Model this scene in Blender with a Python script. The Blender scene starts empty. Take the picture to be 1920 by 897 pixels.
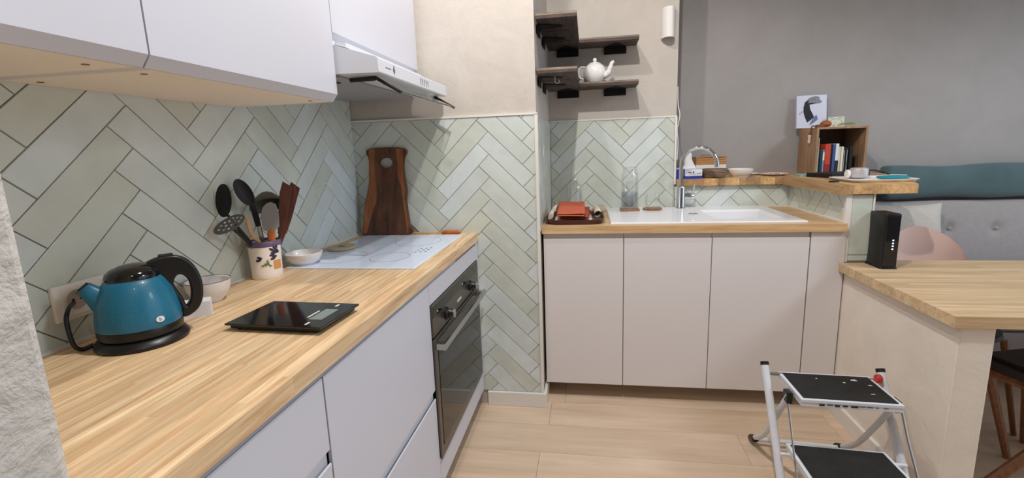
import bpy, bmesh, math, random
from mathutils import Vector, Matrix
random.seed(7)
PI = math.pi
sc = bpy.context.scene
COL = sc.collection

# ------------------------------------------------------------------ camera
def make_camera():
    yaw, pitch, roll = .1606, .1827, -.0354
    fwd = Vector((-math.sin(yaw)*math.cos(pitch), math.cos(yaw)*math.cos(pitch), -math.sin(pitch)))
    r = Vector((math.cos(yaw), math.sin(yaw), 0)); u = r.cross(fwd)
    c, s = math.cos(roll), math.sin(roll)
    r2 = c*r + s*u; u2 = -s*r + c*u
    cd = bpy.data.cameras.new('camera'); co = bpy.data.objects.new('camera', cd); COL.objects.link(co)
    m = Matrix((r2, u2, -fwd)).transposed().to_4x4(); m.translation = Vector((1.1356, -2.2511, 1.2906))
    co.matrix_world = m
    cd.sensor_width = 36; cd.lens = 902.08/1920*36; cd.clip_start = .02
    sc.camera = co
make_camera()

# ------------------------------------------------------------------ light
sc.view_settings.view_transform = 'Standard'; sc.view_settings.look = 'None'
sc.view_settings.gamma = 1; sc.view_settings.use_curve_mapping = False
sc.view_settings.exposure = 0.08
W = bpy.data.worlds.new('world'); sc.world = W; W.use_nodes = True
W.node_tree.nodes['Background'].inputs[0].default_value = (.72, .84, 1.0, 1)
W.node_tree.nodes['Background'].inputs[1].default_value = 1.3
def lamp(name, loc, power, col, size):
    l = bpy.data.lights.new(name, 'SPOT'); l.spot_size = math.radians(160); l.spot_blend = .35; l.energy = power; l.color = col; l.shadow_soft_size = size
    o = bpy.data.objects.new(name, l); o.location = loc; COL.objects.link(o); return o
lamp('kitchen_ceiling_lamp', (.80, -.55, 2.92), 38, (1, .965, .93), .03)
lamp('kitchen_ceiling_lamp', (1.20, -1.2, 2.92), 100, (1, .965, .93), .03)
lamp('added_fill_lamp', (1.5, -2.7, 2.92), 18, (1, .965, .93), .06)  # unseen fill light added behind the camera to lift sink doors and floor
lamp('dining_ceiling_lamp', (3.95, -1.15, 2.6), 108, (.80, .90, 1.0), .35)

# ------------------------------------------------------------------ mesh helpers
class MB:
    def __init__(s): s.v = []; s.f = []
    def add(s, v, f):
        n = len(s.v); s.v += [tuple(p) for p in v]; s.f += [tuple(i+n for i in q) for q in f]; return s
    def box(s, x0, x1, y0, y1, z0, z1, b=0):
        if b <= 0:
            v = [(x, y, z) for z in (z0, z1) for y in (y0, y1) for x in (x0, x1)]
            return s.add(v, [(0,2,3,1),(4,5,7,6),(0,1,5,4),(2,6,7,3),(0,4,6,2),(1,3,7,5)])
        bm = bmesh.new(); bmesh.ops.create_cube(bm, size=1)
        for q in bm.verts: q.co = Vector(((x0+x1)/2+q.co.x*(x1-x0), (y0+y1)/2+q.co.y*(y1-y0), (z0+z1)/2+q.co.z*(z1-z0)))
        bmesh.ops.bevel(bm, geom=bm.edges[:], offset=b, segments=2, affect='EDGES', profile=.5)
        return s.bm(bm)
    def bm(s, bm, M=None):
        bm.verts.index_update()
        s.add([(M @ q.co) if M else q.co for q in bm.verts], [[q.index for q in f.verts] for f in bm.faces]); bm.free(); return s
    def lathe(s, prof, c=(0,0,0), n=32, cap0=True, cap1=True, ax='z', sx=1, sy=1):
        v = []; f = []
        for r, h in prof:
            for k in range(n):
                a = 2*PI*k/n; p = (r*math.cos(a)*sx, r*math.sin(a)*sy, h)
                if ax == 'x': p = (h, p[0], p[1])
                if ax == 'y': p = (p[1], h, p[0])
                v.append((p[0]+c[0], p[1]+c[1], p[2]+c[2]))
        for i in range(len(prof)-1):
            for k in range(n): f.append((i*n+k, i*n+(k+1)%n, (i+1)*n+(k+1)%n, (i+1)*n+k))
        if cap0: f.append(tuple(range(n-1, -1, -1)))
        if cap1: f.append(tuple((len(prof)-1)*n+k for k in range(n)))
        return s.add(v, f)
    def tube(s, pts, r, n=10, cap=True, flat=None):
        pts = [Vector(p) for p in pts]; rs = r if isinstance(r, (list, tuple)) else [r]*len(pts)
        v = []; f = []; up = None
        for i, p in enumerate(pts):
            t = (pts[min(i+1, len(pts)-1)] - pts[max(i-1, 0)]).normalized()
            if up is None:
                up = t.orthogonal().normalized() if flat is None else (Vector(flat) - t*t.dot(Vector(flat))).normalized()
            up = (up - t*t.dot(up)).normalized(); w = t.cross(up)
            for k in range(n):
                a = 2*PI*k/n; rr = rs[i]
                ru, rw = rr if isinstance(rr, tuple) else (rr, rr)
                v.append(p + up*ru*math.cos(a) + w*rw*math.sin(a))
        for i in range(len(pts)-1):
            for k in range(n): f.append((i*n+k, i*n+(k+1)%n, (i+1)*n+(k+1)%n, (i+1)*n+k))
        if cap: f.append(tuple(range(n-1, -1, -1))); f.append(tuple((len(pts)-1)*n+k for k in range(n)))
        return s.add(v, f)
    def prism(s, poly, z0, z1, M=None):
        n = len(poly); v = [Vector((p[0], p[1], z0)) for p in poly] + [Vector((p[0], p[1], z1)) for p in poly]
        if M: v = [M @ q for q in v]
        f = [tuple(range(n-1, -1, -1)), tuple(range(n, 2*n))] + [(k, (k+1)%n, n+(k+1)%n, n+k) for k in range(n)]
        return s.add(v, f)
    def ellip(s, c, rx, ry, rz, n=20, m=12, M=None):
        bm = bmesh.new(); bmesh.ops.create_uvsphere(bm, u_segments=n, v_segments=m, radius=1)
        T = Matrix.Translation(c) @ (M.to_4x4() if M else Matrix.Identity(4)) @ Matrix.Diagonal((rx, ry, rz, 1))
        return s.bm(bm, T)
    def grid(s, fn, nu, nv, closed=False):
        v = [fn(i/nu, j/nv) for j in range(nv+1) for i in range(nu+1)]
        f = [(j*(nu+1)+i, j*(nu+1)+i+1, (j+1)*(nu+1)+i+1, (j+1)*(nu+1)+i) for j in range(nv) for i in range(nu)]
        return s.add(v, f)

def spline(pts, n=8):
    "Catmull-Rom through points"
    P = [Vector(p) for p in pts]; P = [2*P[0]-P[1]] + P + [2*P[-1]-P[-2]]; out = []
    for i in range(1, len(P)-2):
        a, b, c, d = P[i-1:i+3]
        for k in range(n):
            t = k/n; out.append(.5*((2*b)+(c-a)*t+(2*a-5*b+4*c-d)*t*t+(3*b-a-3*c+d)*t**3))
    return out + [P[-2]]

WL = {}
def wloc(o): return WL.get(o.name, Vector((0,0,0)))
def finish(o, name, parent):
    COL.objects.link(o)
    if parent: o.parent = parent
def mesh(name, mb, smooth=False):
    me = bpy.data.meshes.new(name); me.from_pydata(mb.v, [], mb.f); me.validate(); me.update()
    bm = bmesh.new(); bm.from_mesh(me); bmesh.ops.recalc_face_normals(bm, faces=bm.faces); bm.to_mesh(me); bm.free()
    if smooth:
        for p in me.polygons: p.use_smooth = True
        if smooth != 'all':
            try: me.set_sharp_from_angle(angle=math.radians(smooth if smooth is not True else 40))
            except Exception: pass
    return me
def obj(name, mb, mat, parent=None, smooth=False, local=False, origin=None):
    "one mesh object; vertices are given in world space unless local"
    off = Vector((0,0,0))
    if parent and not local: off = wloc(parent)
    if origin is not None and not parent: off = Vector(origin)
    if off.length: mb.v = [(p[0]-off.x, p[1]-off.y, p[2]-off.z) for p in mb.v]
    o = bpy.data.objects.new(name, mesh(name, mb, smooth)); o.data.materials.append(mat)
    if origin is not None and not parent: o.location = off
    finish(o, name, parent); WL[o.name] = off if not parent else wloc(parent)
    return o
def empty(name, loc=(0,0,0), rz=0):
    o = bpy.data.objects.new(name, None); o.empty_display_size = .05; o.location = loc; o.rotation_euler = (0,0,rz)
    COL.objects.link(o); WL[o.name] = Vector(loc); return o
def tag(o, label, cat, group=None):
    o['label'] = label; o['category'] = cat
    if group: o['group'] = group
    return o
def thing(name, label, cat, loc=(0,0,0), rz=0, group=None): return tag(empty(name, loc, rz), label, cat, group)
def struct(name, mb, mat, smooth=False):
    o = obj(name, mb, mat, None, smooth); o['kind'] = 'structure'; return o
def stuff(o): o['kind'] = 'stuff'; return o
def flatshape(name, splines, depth, mat, parent, M, bevel=0):
    "filled outline(s) with holes, extruded; M places it (local z = thickness)"
    cu = bpy.data.curves.new(name, 'CURVE'); cu.dimensions = '2D'; cu.fill_mode = 'BOTH'; cu.extrude = depth/2; cu.bevel_depth = bevel
    for pts in splines:
        sp = cu.splines.new('POLY'); sp.points.add(len(pts)-1); sp.use_cyclic_u = True
        for q, p in zip(sp.points, pts): q.co = (p[0], p[1], 0, 1)
    t = bpy.data.objects.new('tmp', cu); COL.objects.link(t)
    me = bpy.data.meshes.new_from_object(t.evaluated_get(bpy.context.evaluated_depsgraph_get()))
    bpy.data.objects.remove(t); bpy.data.curves.remove(cu)
    me.name = name; me.transform(M); me.materials.clear(); me.materials.append(mat)
    if parent: me.transform(Matrix.Translation(-wloc(parent)))
    o = bpy.data.objects.new(name, me); finish(o, name, parent); WL[o.name] = wloc(parent) if parent else Vector((0,0,0))
    return o
def text_mesh(name, s, size, mat, parent, M, ex=.0004):
    cu = bpy.data.curves.new(name, 'FONT'); cu.body = s; cu.size = size; cu.extrude = ex; cu.align_x = 'CENTER'; cu.align_y = 'CENTER'; cu.resolution_u = 3
    t = bpy.data.objects.new('tmp', cu); COL.objects.link(t)
    me = bpy.data.meshes.new_from_object(t.evaluated_get(bpy.context.evaluated_depsgraph_get()))
    bpy.data.objects.remove(t); bpy.data.curves.remove(cu)
    me.name = name; me.transform(Matrix.Translation(-wloc(parent)) @ M); me.materials.clear(); me.materials.append(mat)
    o = bpy.data.objects.new(name, me); finish(o, name, parent); WL[o.name] = wloc(parent)
    return o
def frame(o, x, y, z=None):
    "4x4 matrix with given axes"
    x = Vector(x).normalized(); y = Vector(y).normalized(); z = x.cross(y) if z is None else Vector(z)
    m = Matrix((x, y, z)).transposed().to_4x4(); m.translation = Vector(o); return m

# ------------------------------------------------------------------ materials
def lin(h):
    h = h.lstrip('#'); c = [int(h[i:i+2], 16)/255 for i in (0, 2, 4)]
    return tuple((x/12.92 if x <= .04045 else ((x+.055)/1.055)**2.4) for x in c) + (1,)
def newmat(name):
    m = bpy.data.materials.new(name); m.use_nodes = True; nt = m.node_tree
    return m, nt, nt.nodes['Principled BSDF']
def P(name, col, rough=.5, metal=0, bump=0, bscale=80, mottle=0, mscale=6, coat=0, spec=.5, emit=0, sheen=0, trans=0, ior=1.45):
    m, nt, b = newmat(name); N = nt.nodes; L = nt.links
    b.inputs['Base Color'].default_value = lin(col); b.inputs['Roughness'].default_value = rough
    b.inputs['Metallic'].default_value = metal; b.inputs['Specular IOR Level'].default_value = spec
    b.inputs['Coat Weight'].default_value = coat; b.inputs['Coat Roughness'].default_value = .05
    b.inputs['Sheen Weight'].default_value = sheen; b.inputs['Transmission Weight'].default_value = trans; b.inputs['IOR'].default_value = ior
    if emit: b.inputs['Emission Color'].default_value = lin(col); b.inputs['Emission Strength'].default_value = emit
    tc = N.new('ShaderNodeTexCoord')
    if mottle:
        n = N.new('ShaderNodeTexNoise'); n.inputs['Scale'].default_value = mscale; n.inputs['Detail'].default_value = 5
        L.new(tc.outputs['Object'], n.inputs['Vector'])
        h = N.new('ShaderNodeHueSaturation'); h.inputs['Color'].default_value = lin(col)
        mr = N.new('ShaderNodeMapRange'); mr.inputs[1].default_value = .3; mr.inputs[2].default_value = .7
        mr.inputs[3].default_value = 1-mottle; mr.inputs[4].default_value = 1+mottle
        L.new(n.outputs['Fac'], mr.inputs[0]); L.new(mr.outputs[0], h.inputs['Value']); L.new(h.outputs[0], b.inputs['Base Color'])
    if bump:
        n2 = N.new('ShaderNodeTexNoise'); n2.inputs['Scale'].default_value = bscale; n2.inputs['Detail'].default_value = 6
        L.new(tc.outputs['Object'], n2.inputs['Vector'])
        bp = N.new('ShaderNodeBump'); bp.inputs['Strength'].default_value = bump; bp.inputs['Distance'].default_value = .01
        L.new(n2.outputs['Fac'], bp.inputs['Height']); L.new(bp.outputs[0], b.inputs['Normal'])
    return m
def wood(name, light, dark, axis='y', rough=.42, stretch=14, scale=6, var=.12, contrast=1.0, bump=.05, coat=0, randomize=True):
    m, nt, b = newmat(name); N = nt.nodes; L = nt.links
    tc = N.new('ShaderNodeTexCoord'); oi = N.new('ShaderNodeObjectInfo')
    mp = N.new('ShaderNodeMapping'); k = [scale*stretch]*3; k['xyz'.index(axis)] = scale; mp.inputs['Scale'].default_value = k
    sh = N.new('ShaderNodeVectorMath'); sh.operation = 'SCALE'; sh.inputs[0].default_value = (7.3, 11.1, 5.7)
    ad = N.new('ShaderNodeVectorMath'); ad.operation = 'ADD'
    if randomize: L.new(oi.outputs['Random'], sh.inputs['Scale'])
    else: sh.inputs['Scale'].default_value = .37
    L.new(tc.outputs['Object'], ad.inputs[0]); L.new(sh.outputs[0], ad.inputs[1]); L.new(ad.outputs[0], mp.inputs['Vector'])
    n = N.new('ShaderNodeTexNoise'); n.inputs['Scale'].default_value = 1; n.inputs['Detail'].default_value = 7; n.inputs['Roughness'].default_value = .62; n.inputs['Distortion'].default_value = .35
    L.new(mp.outputs[0], n.inputs['Vector'])
    cr = N.new('ShaderNodeValToRGB'); e = cr.color_ramp.elements
    e[0].position = .5-.22/contrast; e[0].color = lin(dark); e[1].position = .5+.2/contrast; e[1].color = lin(light)
    L.new(n.outputs['Fac'], cr.inputs[0])
    h = N.new('ShaderNodeHueSaturation'); mr = N.new('ShaderNodeMapRange'); mr.inputs[3].default_value = 1-var; mr.inputs[4].default_value = 1+var
    L.new(oi.outputs['Random'], mr.inputs[0]); L.new(mr.outputs[0], h.inputs['Value']); L.new(cr.outputs[0], h.inputs['Color'])
    L.new(h.outputs[0], b.inputs['Base Color']); b.inputs['Roughness'].default_value = rough; b.inputs['Coat Weight'].default_value = coat
    bp = N.new('ShaderNodeBump'); bp.inputs['Strength'].default_value = bump; bp.inputs['Distance'].default_value = .004
    L.new(n.outputs['Fac'], bp.inputs['Height']); L.new(bp.outputs[0], b.inputs['Normal'])
    return m
def plaster(name, col, s1=7, s2=40, strength=.35, dist=.012, mottle=.05):
    m, nt, b = newmat(name); N = nt.nodes; L = nt.links
    tc = N.new('ShaderNodeTexCoord')
    a = N.new('ShaderNodeTexNoise'); a.inputs['Scale'].default_value = s1; a.inputs['Detail'].default_value = 8; a.inputs['Roughness'].default_value = .6; a.inputs['Distortion'].default_value = .8
    c = N.new('ShaderNodeTexNoise'); c.inputs['Scale'].default_value = s2; c.inputs['Detail'].default_value = 4
    for q in (a, c): L.new(tc.outputs['Object'], q.inputs['Vector'])
    mx = N.new('ShaderNodeMath'); mx.operation = 'MULTIPLY_ADD'; mx.inputs[1].default_value = .35
    L.new(c.outputs['Fac'], mx.inputs[0]); L.new(a.outputs['Fac'], mx.inputs[2])
    bp = N.new('ShaderNodeBump'); bp.inputs['Strength'].default_value = strength; bp.inputs['Distance'].default_value = dist
    L.new(mx.outputs[0], bp.inputs['Height']); L.new(bp.outputs[0], b.inputs['Normal'])
    h = N.new('ShaderNodeHueSaturation'); h.inputs['Color'].default_value = lin(col)
    mr = N.new('ShaderNodeMapRange'); mr.inputs[1].default_value = .3; mr.inputs[2].default_value = .7; mr.inputs[3].default_value = 1-mottle; mr.inputs[4].default_value = 1+mottle
    L.new(a.outputs['Fac'], mr.inputs[0]); L.new(mr.outputs[0], h.inputs['Value']); L.new(h.outputs[0], b.inputs['Base Color'])
    b.inputs['Roughness'].default_value = .85; b.inputs['Specular IOR Level'].default_value = .25
    return m
def tile_mat():
    m, nt, b = newmat('sage_glazed_tile'); N = nt.nodes; L = nt.links
    tc = N.new('ShaderNodeTexCoord'); oi = N.new('ShaderNodeObjectInfo')
    cr = N.new('ShaderNodeValToRGB'); cr.color_ramp.interpolation = 'LINEAR'; e = cr.color_ramp.elements
    e[0].position = 0; e[0].color = lin('#C8CDC2'); e[1].position = 1; e[1].color = lin('#DBE4E6')
    for p, c in ((.3, '#D1D6CD'), (.6, '#D3DBD9'), (.8, '#CDD2C5')):
        q = e.new(p); q.color = lin(c)
    L.new(oi.outputs['Random'], cr.inputs[0])
    n = N.new('ShaderNodeTexNoise'); n.inputs['Scale'].default_value = 9; n.inputs['Detail'].default_value = 6; L.new(tc.outputs['Object'], n.inputs['Vector'])
    mr = N.new('ShaderNodeMapRange'); mr.inputs[1].default_value = .3; mr.inputs[2].default_value = .7; mr.inputs[3].default_value = .93; mr.inputs[4].default_value = 1.06
    h = N.new('ShaderNodeHueSaturation'); L.new(n.outputs['Fac'], mr.inputs[0]); L.new(mr.outputs[0], h.inputs['Value']); L.new(cr.outputs[0], h.inputs['Color'])
    L.new(h.outputs[0], b.inputs['Base Color']); b.inputs['Roughness'].default_value = .22; b.inputs['Specular IOR Level'].default_value = .5
    n2 = N.new('ShaderNodeTexNoise'); n2.inputs['Scale'].default_value = 16; n2.inputs['Detail'].default_value = 2; L.new(tc.outputs['Object'], n2.inputs['Vector'])
    bp = N.new('ShaderNodeBump'); bp.inputs['Strength'].default_value = .25; bp.inputs['Distance'].default_value = .012
    L.new(n2.outputs['Fac'], bp.inputs['Height']); L.new(bp.outputs[0], b.inputs['Normal'])
    return m
def glass_mat(name, col='#FFFFFF', rough=.02, k=.075, gl=.95):
    "thin clear glass: see-through face-on, mirror-like towards the edges"
    m, nt, b = newmat(name); N = nt.nodes; L = nt.links; N.remove(b)
    t = N.new('ShaderNodeBsdfTransparent'); t.inputs[0].default_value = lin(col)
    g = N.new('ShaderNodeBsdfGlossy'); g.inputs['Roughness'].default_value = rough; g.inputs[0].default_value = (gl, gl, gl, 1)
    lw = N.new('ShaderNodeLayerWeight'); lw.inputs['Blend'].default_value = .35
    mr = N.new('ShaderNodeMapRange'); mr.inputs[3].default_value = k*.4; mr.inputs[4].default_value = min(1, k*5)
    mx = N.new('ShaderNodeMixShader'); L.new(lw.outputs['Facing'], mr.inputs[0]); L.new(mr.outputs[0], mx.inputs[0])
    L.new(t.outputs[0], mx.inputs[1]); L.new(g.outputs[0], mx.inputs[2]); L.new(mx.outputs[0], N['Material Output'].inputs['Surface'])
    return m
def stripe_mat(name, c1, c2, axis, freq, rough=.8, bump=.4):
    m, nt, b = newmat(name); N = nt.nodes; L = nt.links
    tc = N.new('ShaderNodeTexCoord'); w = N.new('ShaderNodeTexWave'); w.bands_direction = axis; w.inputs['Scale'].default_value = freq; w.inputs['Distortion'].default_value = .6
    L.new(tc.outputs['Object'], w.inputs['Vector'])
    mx = N.new('ShaderNodeMix'); mx.data_type = 'RGBA'; mx.inputs[6].default_value = lin(c1); mx.inputs[7].default_value = lin(c2)
    L.new(w.outputs['Fac'], mx.inputs[0]); L.new(mx.outputs[2], b.inputs['Base Color']); b.inputs['Roughness'].default_value = rough
    bp = N.new('ShaderNodeBump'); bp.inputs['Strength'].default_value = bump; bp.inputs['Distance'].default_value = .003
    L.new(w.outputs['Fac'], bp.inputs['Height']); L.new(bp.outputs[0], b.inputs['Normal'])
    return m

M = {}
M['plaster'] = plaster('cream_plaster', '#C6BEB5', strength=.3)
M['plaster_grey'] = plaster('living_wall_plaster', '#A39F9D', s1=4, s2=30, strength=.2)
M['plaster_rough'] = plaster('rough_white_plaster', '#C8C4BE', s1=11, s2=45, strength=.75, dist=.02, mottle=.08)
M['plaster_low'] = plaster('low_wall_plaster', '#E8DED1', s1=6, s2=30, strength=.3)
M['grout_dark'] = P('grey_green_grout', '#86897B', .9, bump=.2)
M['grout_light'] = P('pale_grout', '#A3A597', .9, bump=.2)
M['tile'] = tile_mat()
M['trim'] = P('white_edging', '#E6E2DA', .5, mottle=.03)
M['wall_dim'] = P('grey_brown_paint', '#8F8882', .9, mottle=.03)
M['ceiling'] = P('ceiling_paint', '#BDB9B4', .9, mottle=.02)
M['white_front'] = P('white_lacquer', '#CDCED8', .34, mottle=.012, mscale=2)
M['sink_front'] = P('matt_white_front', '#DFD9D8', .5, mottle=.012, mscale=2)
M['carcass'] = P('white_carcass', '#DAD6D2', .55, mottle=.01)
M['carcass_beige'] = P('pale_underside', '#F3E9DC', .6, mottle=.02)
M['rail'] = P('grey_rail', '#A7AEBB', .4, metal=.3)
M['dark'] = P('dark_gap', '#1C1A19', .8)
M['oak_y'] = wood('worktop_oak_lengthwise', '#F0D6AE', '#BC9062', 'y', var=.13, scale=3, stretch=20, contrast=1.1)
M['oak_x'] = wood('worktop_oak_crosswise', '#DFBF93', '#B68D5E', 'x', var=.08, scale=4, stretch=16)
M['oak_bar'] = wood('bar_oak', '#D6B07F', '#AB7F4E', 'y', var=.34, scale=4, stretch=14)
M['oak_table'] = wood('table_oak', '#DEC5A0', '#B9966A', 'x', var=.09, scale=3, stretch=18, rough=.45)
M['floor'] = wood('laminate_oak_plank', '#E3CBB3', '#C3A88C', 'x', var=.045, scale=1.6, stretch=9, rough=.38, contrast=.85, bump=.02)
M['floor_gap'] = P('plank_joint', '#6A503A', .8)
M['shelf'] = wood('dark_stained_board', '#5A4C45', '#2B2321', 'y', var=.1, scale=5, stretch=10, rough=.7, bump=.3)
M['shelf_x'] = wood('dark_stained_board_crosswise', '#5E4F47', '#2E2523', 'x', var=.1, scale=5, stretch=10, rough=.7, bump=.3)
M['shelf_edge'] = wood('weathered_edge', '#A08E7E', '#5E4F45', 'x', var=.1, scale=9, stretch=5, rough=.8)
M['black_metal'] = P('black_metal', '#0F0E10', .5, metal=.3)
M['chrome'] = P('chrome', '#DADDE0', .08, metal=1)
M['steel'] = P('brushed_steel', '#B9B9B6', .28, metal=1, bump=.02)
M['oven_steel'] = P('oven_dark_steel', '#6A655D', .32, metal=.9)
M['oven_glass'] = P('oven_black_glass', '#14120E', .07, spec=.32)
M['hood'] = P('hood_grey_enamel', '#D5D8DF', .35)
M['hood_filter'] = stripe_mat('hood_filter_mesh', '#C2C2C4', '#7E7E82', 'Y', 60, .4, .6)
M['hob'] = P('white_hob_glass', '#DFEBFF', .09, coat=.2)
M['hob_mark'] = P('hob_marking', '#8C95A8', .3)
M['sink'] = P('white_composite', '#F1F1F4', .25, coat=.2)
M['teal'] = P('teal_speckled_enamel', '#1B6784', .38, mottle=.1, mscale=220, coat=.15)
M['black_gloss'] = P('black_gloss', '#0A0A0C', .12, coat=.4)
M['black_plastic'] = P('black_plastic', '#111113', .35)
M['black_matt'] = P('black_matt_plastic', '#161617', .55)
M['white_plastic'] = P('white_plastic', '#ECE6DE', .35)
M['ceramic'] = P('white_ceramic', '#F0EDEA', .12, coat=.5)
M['ceramic_grey'] = P('speckled_ceramic', '#E4DFDD', .2, mottle=.05, mscale=160, coat=.3)
M['pot'] = P('cream_earthenware', '#F3E7DC', .35, mottle=.03)
M['purple'] = P('purple_glaze', '#675A7E', .35)
M['lavender'] = P('lavender_paint', '#33293E', .5)
M['green_paint'] = P('green_paint', '#6F7D3F', .5)
M['ochre'] = P('ochre_paint', '#D79B58', .5)
M['olive'] = P('olive_silicone', '#55533F', .5)
M['grey_sil'] = P('grey_silicone', '#7F7D7C', .55)
M['wood_orange'] = wood('orange_wood', '#C5763C', '#96521F', 'z', scale=8, var=.05)
M['wood_red'] = wood('dark_red_wood', '#6B3A28', '#351913', 'z', scale=8, var=.05, rough=.4)
M['wood_pale'] = wood('pale_wood', '#DDB182', '#B98650', 'z', scale=8, var=.05)
M['walnut'] = wood('olive_walnut_board', '#74462C', '#26150E', 'z', scale=6, stretch=4, var=.02, rough=.5, contrast=1)
M['walnut_light'] = wood('board_sapwood', '#B06C3C', '#74401F', 'z', scale=5, stretch=6, var=.02, rough=.5)
M['cork'] = P('cork', '#BDAF92', .8, mottle=.1, mscale=60)
M['cork_red'] = wood('coaster_wood', '#A9755A', '#77452F', 'x', scale=10, var=.1)
M['glass'] = glass_mat('clear_glass')
M['visor'] = glass_mat('clear_visor', '#F4F6F2', .03, .16)
M['water'] = glass_mat('water', '#F2F6FA', 0, .03)
M['tray_red'] = P('lacquer_tray', '#4A1E1E', .35, coat=.2)
M['towel'] = stripe_mat('terracotta_waffle_cotton', '#D9724F', '#B9543A', 'Y', 55, .9, .7)
M['towel_dark'] = stripe_mat('rust_waffle_cotton', '#C25C3F', '#8F3B2A', 'Y', 55, .9, .7)
M['cloth'] = P('speckled_linen', '#DCCDBF', .95, mottle=.12, mscale=120, bump=.2)
M['blue'] = P('navy_card', '#2B40A6', .5)
M['card_white'] = P('white_card', '#E9E9EE', .6)
M['ink'] = P('dark_ink', '#23222B', .7)
M['grey_ink'] = P('grey_ink', '#84858E', .8, mottle=.2, mscale=60)
M['pink_ink'] = P('pink_wash', '#C9A3AB', .8)
M['blue_ink'] = P('blue_grey_wash', '#717C96', .8, mottle=.2, mscale=60)
M['tissue'] = P('tissue', '#F2F1F4', .9)
M['basket'] = stripe_mat('brown_wicker', '#B39A82', '#6B5848', 'Z', 34, .8, .9)
M['bamboo'] = wood('bamboo_box', '#CF9A63', '#A56C3B', 'x', scale=8, var=.03)
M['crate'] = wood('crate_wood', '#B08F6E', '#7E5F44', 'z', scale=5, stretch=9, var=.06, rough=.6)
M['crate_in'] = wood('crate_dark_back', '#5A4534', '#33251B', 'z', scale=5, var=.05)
M['pumpkin'] = P('pumpkin_skin', '#A65A33', .5, mottle=.2, mscale=30)
M['leaf'] = P('dry_green_leaf', '#A5A96A', .6, mottle=.2, mscale=40)
M['paper_green'] = P('pale_green_paper', '#D3D4C0', .7)
M['silver'] = P('pearl_grey_plastic', '#C9C2C0', .25, metal=.3)
M['tealpaint'] = P('teal_case', '#1F8C9C', .4)
M['sofa'] = P('grey_linen_upholstery', '#A29D9C', .9, bump=.12, bscale=400, mottle=.04, mscale=40, sheen=.2)
M['bolster'] = P('teal_velvet', '#4A6265', .8, mottle=.12, mscale=9, sheen=.25)
M['pillow'] = stripe_mat('ribbed_white_cotton', '#E6E0D9', '#B3ACA5', 'DIAGONAL', 45, .9, .6)
M['pink'] = P('pink_shell', '#DDC0B6', .4)
M['seat_dark'] = P('dark_seat_pad', '#2B2529', .6)
M['leg_wood'] = wood('chair_leg_wood', '#94613A', '#6B3F22', 'z', scale=6, var=.05)
M['ladder'] = P('white_ladder_paint', '#D9DCE2', .4, mottle=.05, mscale=20)
M['tread'] = P('black_rubber_tread', '#1B1A19', .8, bump=.3, bscale=250, mottle=.35, mscale=14)
M['red'] = P('red_plastic', '#C8362C', .4)
M['led'] = P('blue_led', '#8FA8FF', .4, emit=9)
M['lcd'] = P('scale_display', '#7F8C86', .3)
M['mark'] = P('white_print', '#D8D8DA', .5)
M['mark_grey'] = P('grey_print', '#6C6F78', .5)
M['slate_round'] = P('terracotta_dish', '#7D4632', .6)

# ------------------------------------------------------------------ structure
HC, HS, HB, HT = .90, .9159, 1.0862, .7334
DN = .742
def bbox(*a, b=0): return MB().box(*a, b=b)
wall_left = struct('wall_left', bbox(-.15, -.004, -1.84, 1.2, 0, 3.0), M['plaster'])
wall_pier = struct('wall_pier', bbox(-.004, .902, .004, 1.10, 0, 3.0), M['plaster'])
wall_niche = struct('wall_niche', bbox(.902, 1.645, DN+.004, 1.10, 0, 3.0), M['plaster'])
wall_half = struct('wall_half', bbox(1.645, 2.375, DN+.004, 1.10, 0, HB-.041), M['plaster_low'])
wall_column = struct('wall_column', bbox(2.284, 2.385, .104, DN+.004, 0, HB-.041), M['plaster_low'])
wall_living = struct('wall_living', bbox(-.15, 6.5, 1.10, 1.25, 0, 3.0), M['plaster_grey'])
wall_low = struct('wall_low', MB().box(2.29, 2.39, -.618, .104, 0, HT-.039, b=.006), M['plaster_low'])
wall_stub = struct('wall_stub', MB().box(-.15, .505, -3.55, -1.81, 0, 3.0, b=.012), M['plaster_rough'])
struct('wall_back', bbox(-.15, 6.5, -3.7, -3.55, 0, 3.0), M['wall_dim'])
struct('ceiling', bbox(-.15, 6.5, -3.55, 1.25, 3.0, 3.08), M['ceiling'])

# floor: planks run along x, every plank a part
floor = struct('floor', bbox(-.15, 6.5, -3.6, 1.25, -.02, -.0045), M['floor_gap'])
ROW = .213; y = -.168 - ROW*14; r = 0
starts = {0: .92, 1: .92}
while y < 1.10:
    k = round((y+.168)/ROW)
    off = {0: .944, -1: 1.755-1.25, -2: .922, 1: 1.61-.6, -3: 1.4}.get(k, random.uniform(0, 1.2))
    x = off - 1.28*3
    while x < 6.5:
        a, b = max(x, -.15), min(x+1.28, 6.5)
        if b-a > .03:
            obj('plank', MB().box(a+.0006, b-.0006, y+.0006, min(y+ROW, 1.10)-.0006, -.0045, 0), M['floor'], floor)
        x += 1.28
    y += ROW

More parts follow.
